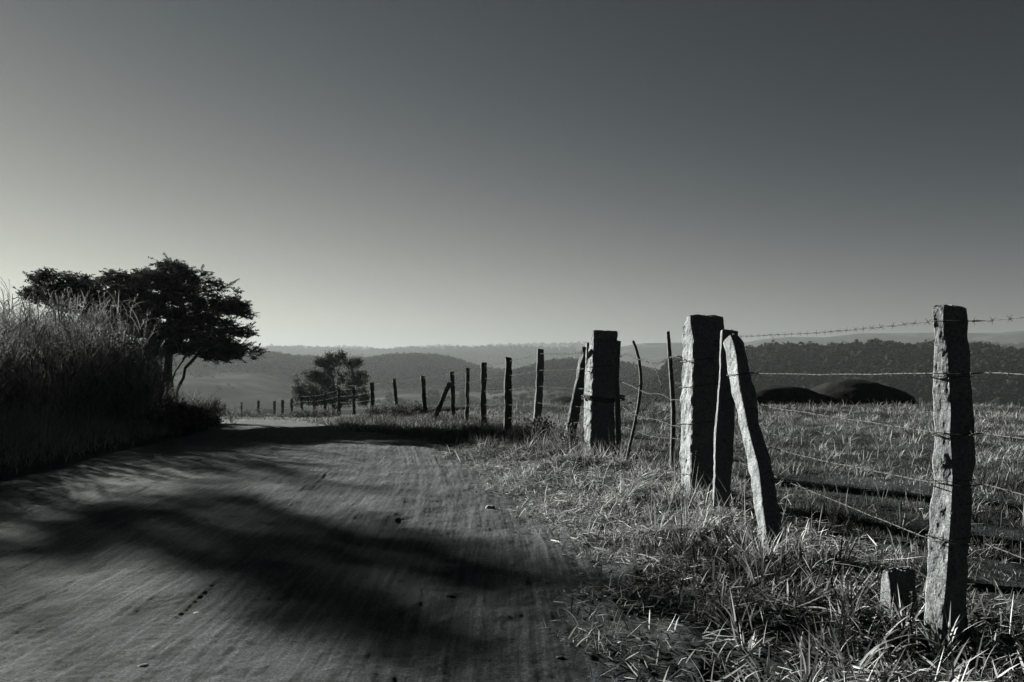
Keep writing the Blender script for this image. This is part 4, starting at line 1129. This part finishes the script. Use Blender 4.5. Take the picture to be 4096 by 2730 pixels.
# gravel
def gravel():
    A = Acc(); ico = np.array([[1, 0, 0], [-1, 0, 0], [0, 1, 0], [0, -1, 0], [0, 0, 1], [0, 0, -1]], float)
    fc = np.array([[0, 2, 4], [2, 1, 4], [1, 3, 4], [3, 0, 4], [2, 0, 5], [1, 2, 5], [3, 1, 5], [0, 3, 5]])
    x, y = scatter(-5.6, 2.2, 2.2, 11, lambda x, y: 1500 * (.3 + sst(1.0, 2.6, np.abs(x - road_x(y)))) * np.interp(y, [3, 14], [1, .4]) * (np.abs(x - road_x(y)) < road_h(y) + .6), 1950)
    n = len(x); z = ground0(x, y) + road_rel(x, y) * road_mask(x, y)
    r = np.minimum(rng.gamma(1.6, .0015, n) + .0012, .006)
    V = ico[None] * r[:, None, None] * rng.uniform(.6, 1.3, (n, 6, 3)); V = V + np.stack([x, y, z + r * .3], -1)[:, None]
    T = (np.arange(n) * 6)[:, None, None] + fc[None]
    o = mesh_obj('gravel', V.reshape(-1, 3), [T.reshape(-1, 3)], M['dirtclod'], smooth=False)
    tag(o, 'loose gravel and crumbs of earth scattered over the dirt road', 'gravel', kind='stuff')
gravel()

# blackened dry stalks by the fence foot
def stalk(label, x0, y0, x1, y1_):
    d = CZ * F / (y1_ / 4 - HZ) * 1.0
    b = at(x1, y1_, d); t = at(x0, y0, d); m = 40
    f = np.linspace(0, 1, m); P = b + (t - b) * f[:, None] + np.stack([.006 * np.sin(f * 9), .004 * np.cos(f * 7), 0 * f], -1)
    A = Acc(); V, Q, T = tube(P, np.interp(f, [0, 1], [.006, .004]), 6); A.add(V, Q, T, np.zeros(len(V)))
    for k in range(34):
        c = P[rng.integers(3, m)]; a = rng.uniform(0, 6.28)
        V, Q, T = tube([c, c + (math.cos(a) * .016, math.sin(a) * .016, rng.uniform(-.002, .010))], [.004, .0025], 4); A.add(V, Q, T, np.zeros(len(V)))
    o = A.build('dry_stalk', M['bark'], origin=b); tag(o, label, 'dry stalk', 'dark knobbly dry stalks in the fence line')
stalk('dark knobbly stalk between the narrow post and the foot of the long brace', 2907, 2100, 2910, 2225)
stalk('dark stubby stalk against the foot of the long leaning brace', 3118, 2205, 3128, 2272)
stalk('dark knobbly stalk just right of the long brace foot', 3190, 2160, 3232, 2322)
stalk('dark knobbly stalk midway between the long brace and the stump', 3313, 2262, 3347, 2408)
stalk('dark knobbly stalk in front of the broken stump', 3648, 2366, 3640, 2590)

# ------------------------------------------------------------------ far country
def crowns(name, label, x, y, r, seed, tall=1.0, per=46):
    """each tree: a shell of small leaf clumps with an uneven outline, standing on a short trunk"""
    n = len(x); z = ground(x, y)
    N_ = n * per
    u = rng.normal(0, 1, (N_, 3)); u /= np.linalg.norm(u, axis=1)[:, None]; u[:, 2] = np.where(u[:, 2] < -.35, -u[:, 2], u[:, 2])
    R = np.repeat(r, per); id_ = np.repeat(np.arange(n), per)
    lob = 1 + .38 * vnoise(u[:, 0] * 1.7 + id_ * 3.3, u[:, 1] * 1.7, u[:, 2] * 1.7, seed=seed)
    c = np.stack([np.repeat(x, per), np.repeat(y, per), np.repeat(z, per) + R * .85 * tall], -1) + u * (R * lob * rng.uniform(.72, 1.0, N_))[:, None] * np.array([1, 1, tall])
    nr = u + rng.normal(0, .28, (N_, 3)); nr /= np.linalg.norm(nr, axis=1)[:, None]
    t1 = np.cross(nr, rng.normal(0, 1, (N_, 3))); t1 /= np.linalg.norm(t1, axis=1)[:, None]; t2 = np.cross(nr, t1)
    s1 = (R * rng.uniform(.20, .36, N_))[:, None]; s2 = (R * rng.uniform(.16, .30, N_))[:, None]
    V = np.stack([c - t1 * s1, c - t2 * s2 - t1 * s1 * .2, c + t1 * s1, c + t2 * s2 + t1 * s1 * .3], 1).reshape(-1, 3)
    Q = np.arange(N_ * 4).reshape(-1, 4)
    tn = np.repeat(np.clip(np.repeat(rng.uniform(0, 1, n), per) + rng.normal(0, .15, N_), 0, 1), 4)
    o = mesh_obj(name, V, [Q], M['forest'], smooth=False, tone=tn)
    tag(o, label, 'forest', kind='stuff')
def wood(label, D, wd, pxa, pxb, n, r0, r1, seed, nmask=None, back=.25, low=-1.35, per=46):
    tx = rng.uniform(pxa, pxb, n * 3) / 4; tx = (tx - 512) / F
    d = D + rng.uniform(wd * low, wd * back, n * 3)
    x = tx * d; y = d
    dens = fbm(x / 90, y / 90, seed=seed, oct=3) + .3 + .9 * sst(-wd * 1.0, -wd * .1, d - D)
    keep = dens > (.25 if nmask is None else nmask)
    x = x[keep][:n]; y = y[keep][:n]
    crowns('forest', label, x, y, rng.uniform(r0, r1, len(x)) * rng.choice([1, 1, 1, 1.3], len(x)), seed, tall=1.15, per=per)
wood('dense dark woodland covering the nearest hill on the right', 520, 170, 2560, 4200, 7500, 1.0, 3.0, 51, nmask=.15)
wood('woodland on the low hill seen between the gate posts', 760, 240, 1950, 2850, 6000, 1.3, 2.6, 52, nmask=.2, low=-.9, per=26)
wood('hazy woodland on the long dark ridge behind the fence', 950, 340, 300, 2050, 15000, 1.4, 2.8, 53, nmask=.15, low=-.9, per=22)
wood('pale woodland on the misty ridge in the middle distance', 2300, 300, 900, 2300, 3600, 3.0, 6.5, 54, nmask=.25)
wood('scattered trees and hedges in the misty valley', 560, 300, 300, 2700, 1500, .6, 1.5, 57, nmask=1.1, back=.6)
wood('faint trees along the far misty ridge', 3600, 450, 900, 2800, 2400, 4.0, 8.0, 55, nmask=.3)
wood('faint trees on the low hazy ridge beyond the lone right post', 1750, 300, 3600, 4200, 900, 2.0, 4.5, 56, nmask=.3)

def far_tree(label, px_, d, w_, h_, n=110, split=False):
    x0, y0 = on_row(px_, d); g = float(ground(x0, y0)); b = np.array([x0, y0, g - .2]); rx = w_ / 2
    st = [(b, -1), (b + (0, 0, h_ * .3), 0), (b + (0, 0, h_ * .5), 1)]
    lb = [(b + (0, 0, h_ * .62), (rx, rx, h_ * .38), 1), (b + (rx * .4, 0, h_ * .5), (rx * .7, rx * .7, h_ * .25), .5), (b + (-rx * .45, 0, h_ * .45), (rx * .6, rx * .6, h_ * .25), .5), (b + (.1, 0, h_ * .86), (rx * .5, rx * .5, h_ * .14), .4)]
    tree('distant_tree', label, b, st, lb, n, 0, None, M['leaf2'], lv=(16, rx * .12, rx * .13, rx * .2), hole=.18, rmax=.3, step=h_ * .12, group='single trees in the misty valley', r_tip=.04, holescale=rx * .6)
far_tree('hazy rounded tree in the valley right beside the shade tree trunk', 782, 150, 4.6, 8.2)
far_tree('hazy rounded tree in the valley above the farthest fence posts', 862, 160, 5.0, 8.6)
for px_, d, w_, h_, lab in ((1729, 430, 9, 13, 'tall hazy tree on the valley slope above the post left of the small brace'), (1848, 440, 6.5, 13, 'rounded tall hazy tree behind the slender sunlit post'),
                            (1905, 420, 6, 9, 'smaller hazy tree right of the rounded tall one'), (2085, 430, 6.5, 11, 'umbrella topped hazy tree between the thick dark post and the tilting post'), (1700, 400, 8, 7, 'low hazy tree on the valley slope left of the tall one'), (1560, 480, 6, 7, 'faint small tree on the slope above the midway post')):
    far_tree(lab, px_, d, w_, h_)

def pylon(label, px_, ytop, d, H=None):
    x0, y0 = on_row(px_, d); zt = at(px_, ytop, d)[2]; zb = float(ground(x0, y0)) - 1; H = zt - zb
    root = empty('transmission_tower', (x0, y0, zb)); tag(root, label, 'transmission tower', 'lattice transmission towers on the ridges')
    A = Acc(); bw_ = H * .12
    def bar(p, q_, r=.22):
        V, Q, T = tube(np.array([p, q_]), r * d / 1500, 4); A.add(V, Q, T, np.zeros(len(V)))
    def lv(t):
        h = bw_ * (1 - t) + .6; return [np.array([x0 + sx * h, y0 + sy * h, zb + H * t]) for sx, sy in ((-1, -1), (1, -1), (1, 1), (-1, 1))]
    ls = [lv(t) for t in np.linspace(0, 1, 9)]
    for a, b in zip(ls[:-1], ls[1:]):
        for k in range(4):
            bar(a[k], b[k]); bar(a[k], b[(k + 1) % 4], .13); bar(b[k], b[(k + 1) % 4], .13)
    A.build('lattice', M['steel'], root, origin=(x0, y0, zb))
    for t, wd in ((.97, .16), (.84, .20), (.71, .16)):
        A = Acc()
        c = np.array([x0, y0, zb + H * t]); bar(c - (H * wd, 0, 0), c + (H * wd, 0, 0), .2); bar(c - (H * wd, 0, 0), c + (0, 0, H * .04), .13); bar(c + (H * wd, 0, 0), c + (0, 0, H * .04), .13)
        A.build('crossarm', M['steel'], root, origin=(x0, y0, zb))
pylon('lattice tower rising in haze between the slim posts left of the gate', 2289, 1372, 1500)
pylon('lattice tower on the ridge just right of the long leaning brace', 3092, 1336, 900)
pylon('small faint lattice tower on the far right ridge', 3947, 1365, 2600)

# ------------------------------------------------------------------ morning haze
def haze():
    x0, x1, y0, y1_, z0, z1_ = -7400, 7400, -7400, 7400, -60, 112
    V = [(x, y, z) for x in (x0, x1) for y in (y0, y1_) for z in (z0, z1_)]
    Fc = [(0, 1, 3, 2), (4, 6, 7, 5), (0, 4, 5, 1), (2, 3, 7, 6), (0, 2, 6, 4), (1, 5, 7, 3)]
    m = bpy.data.materials.new('haze_air'); m.use_nodes = True; n = m.node_tree; n.nodes.clear()
    out = n.nodes.new('ShaderNodeOutputMaterial'); v = n.nodes.new('ShaderNodeVolumePrincipled')
    v.inputs['Color'].default_value = (.355, .375, .385, 1); v.inputs['Density'].default_value = .00029; v.inputs['Anisotropy'].default_value = .3
    n.links.new(v.outputs[0], out.inputs['Volume'])
    o = mesh_obj('haze', np.array(V, float), np.array(Fc), m, smooth=False)
    tag(o, 'thin pale morning haze filling the valley', 'haze', kind='stuff')
haze()
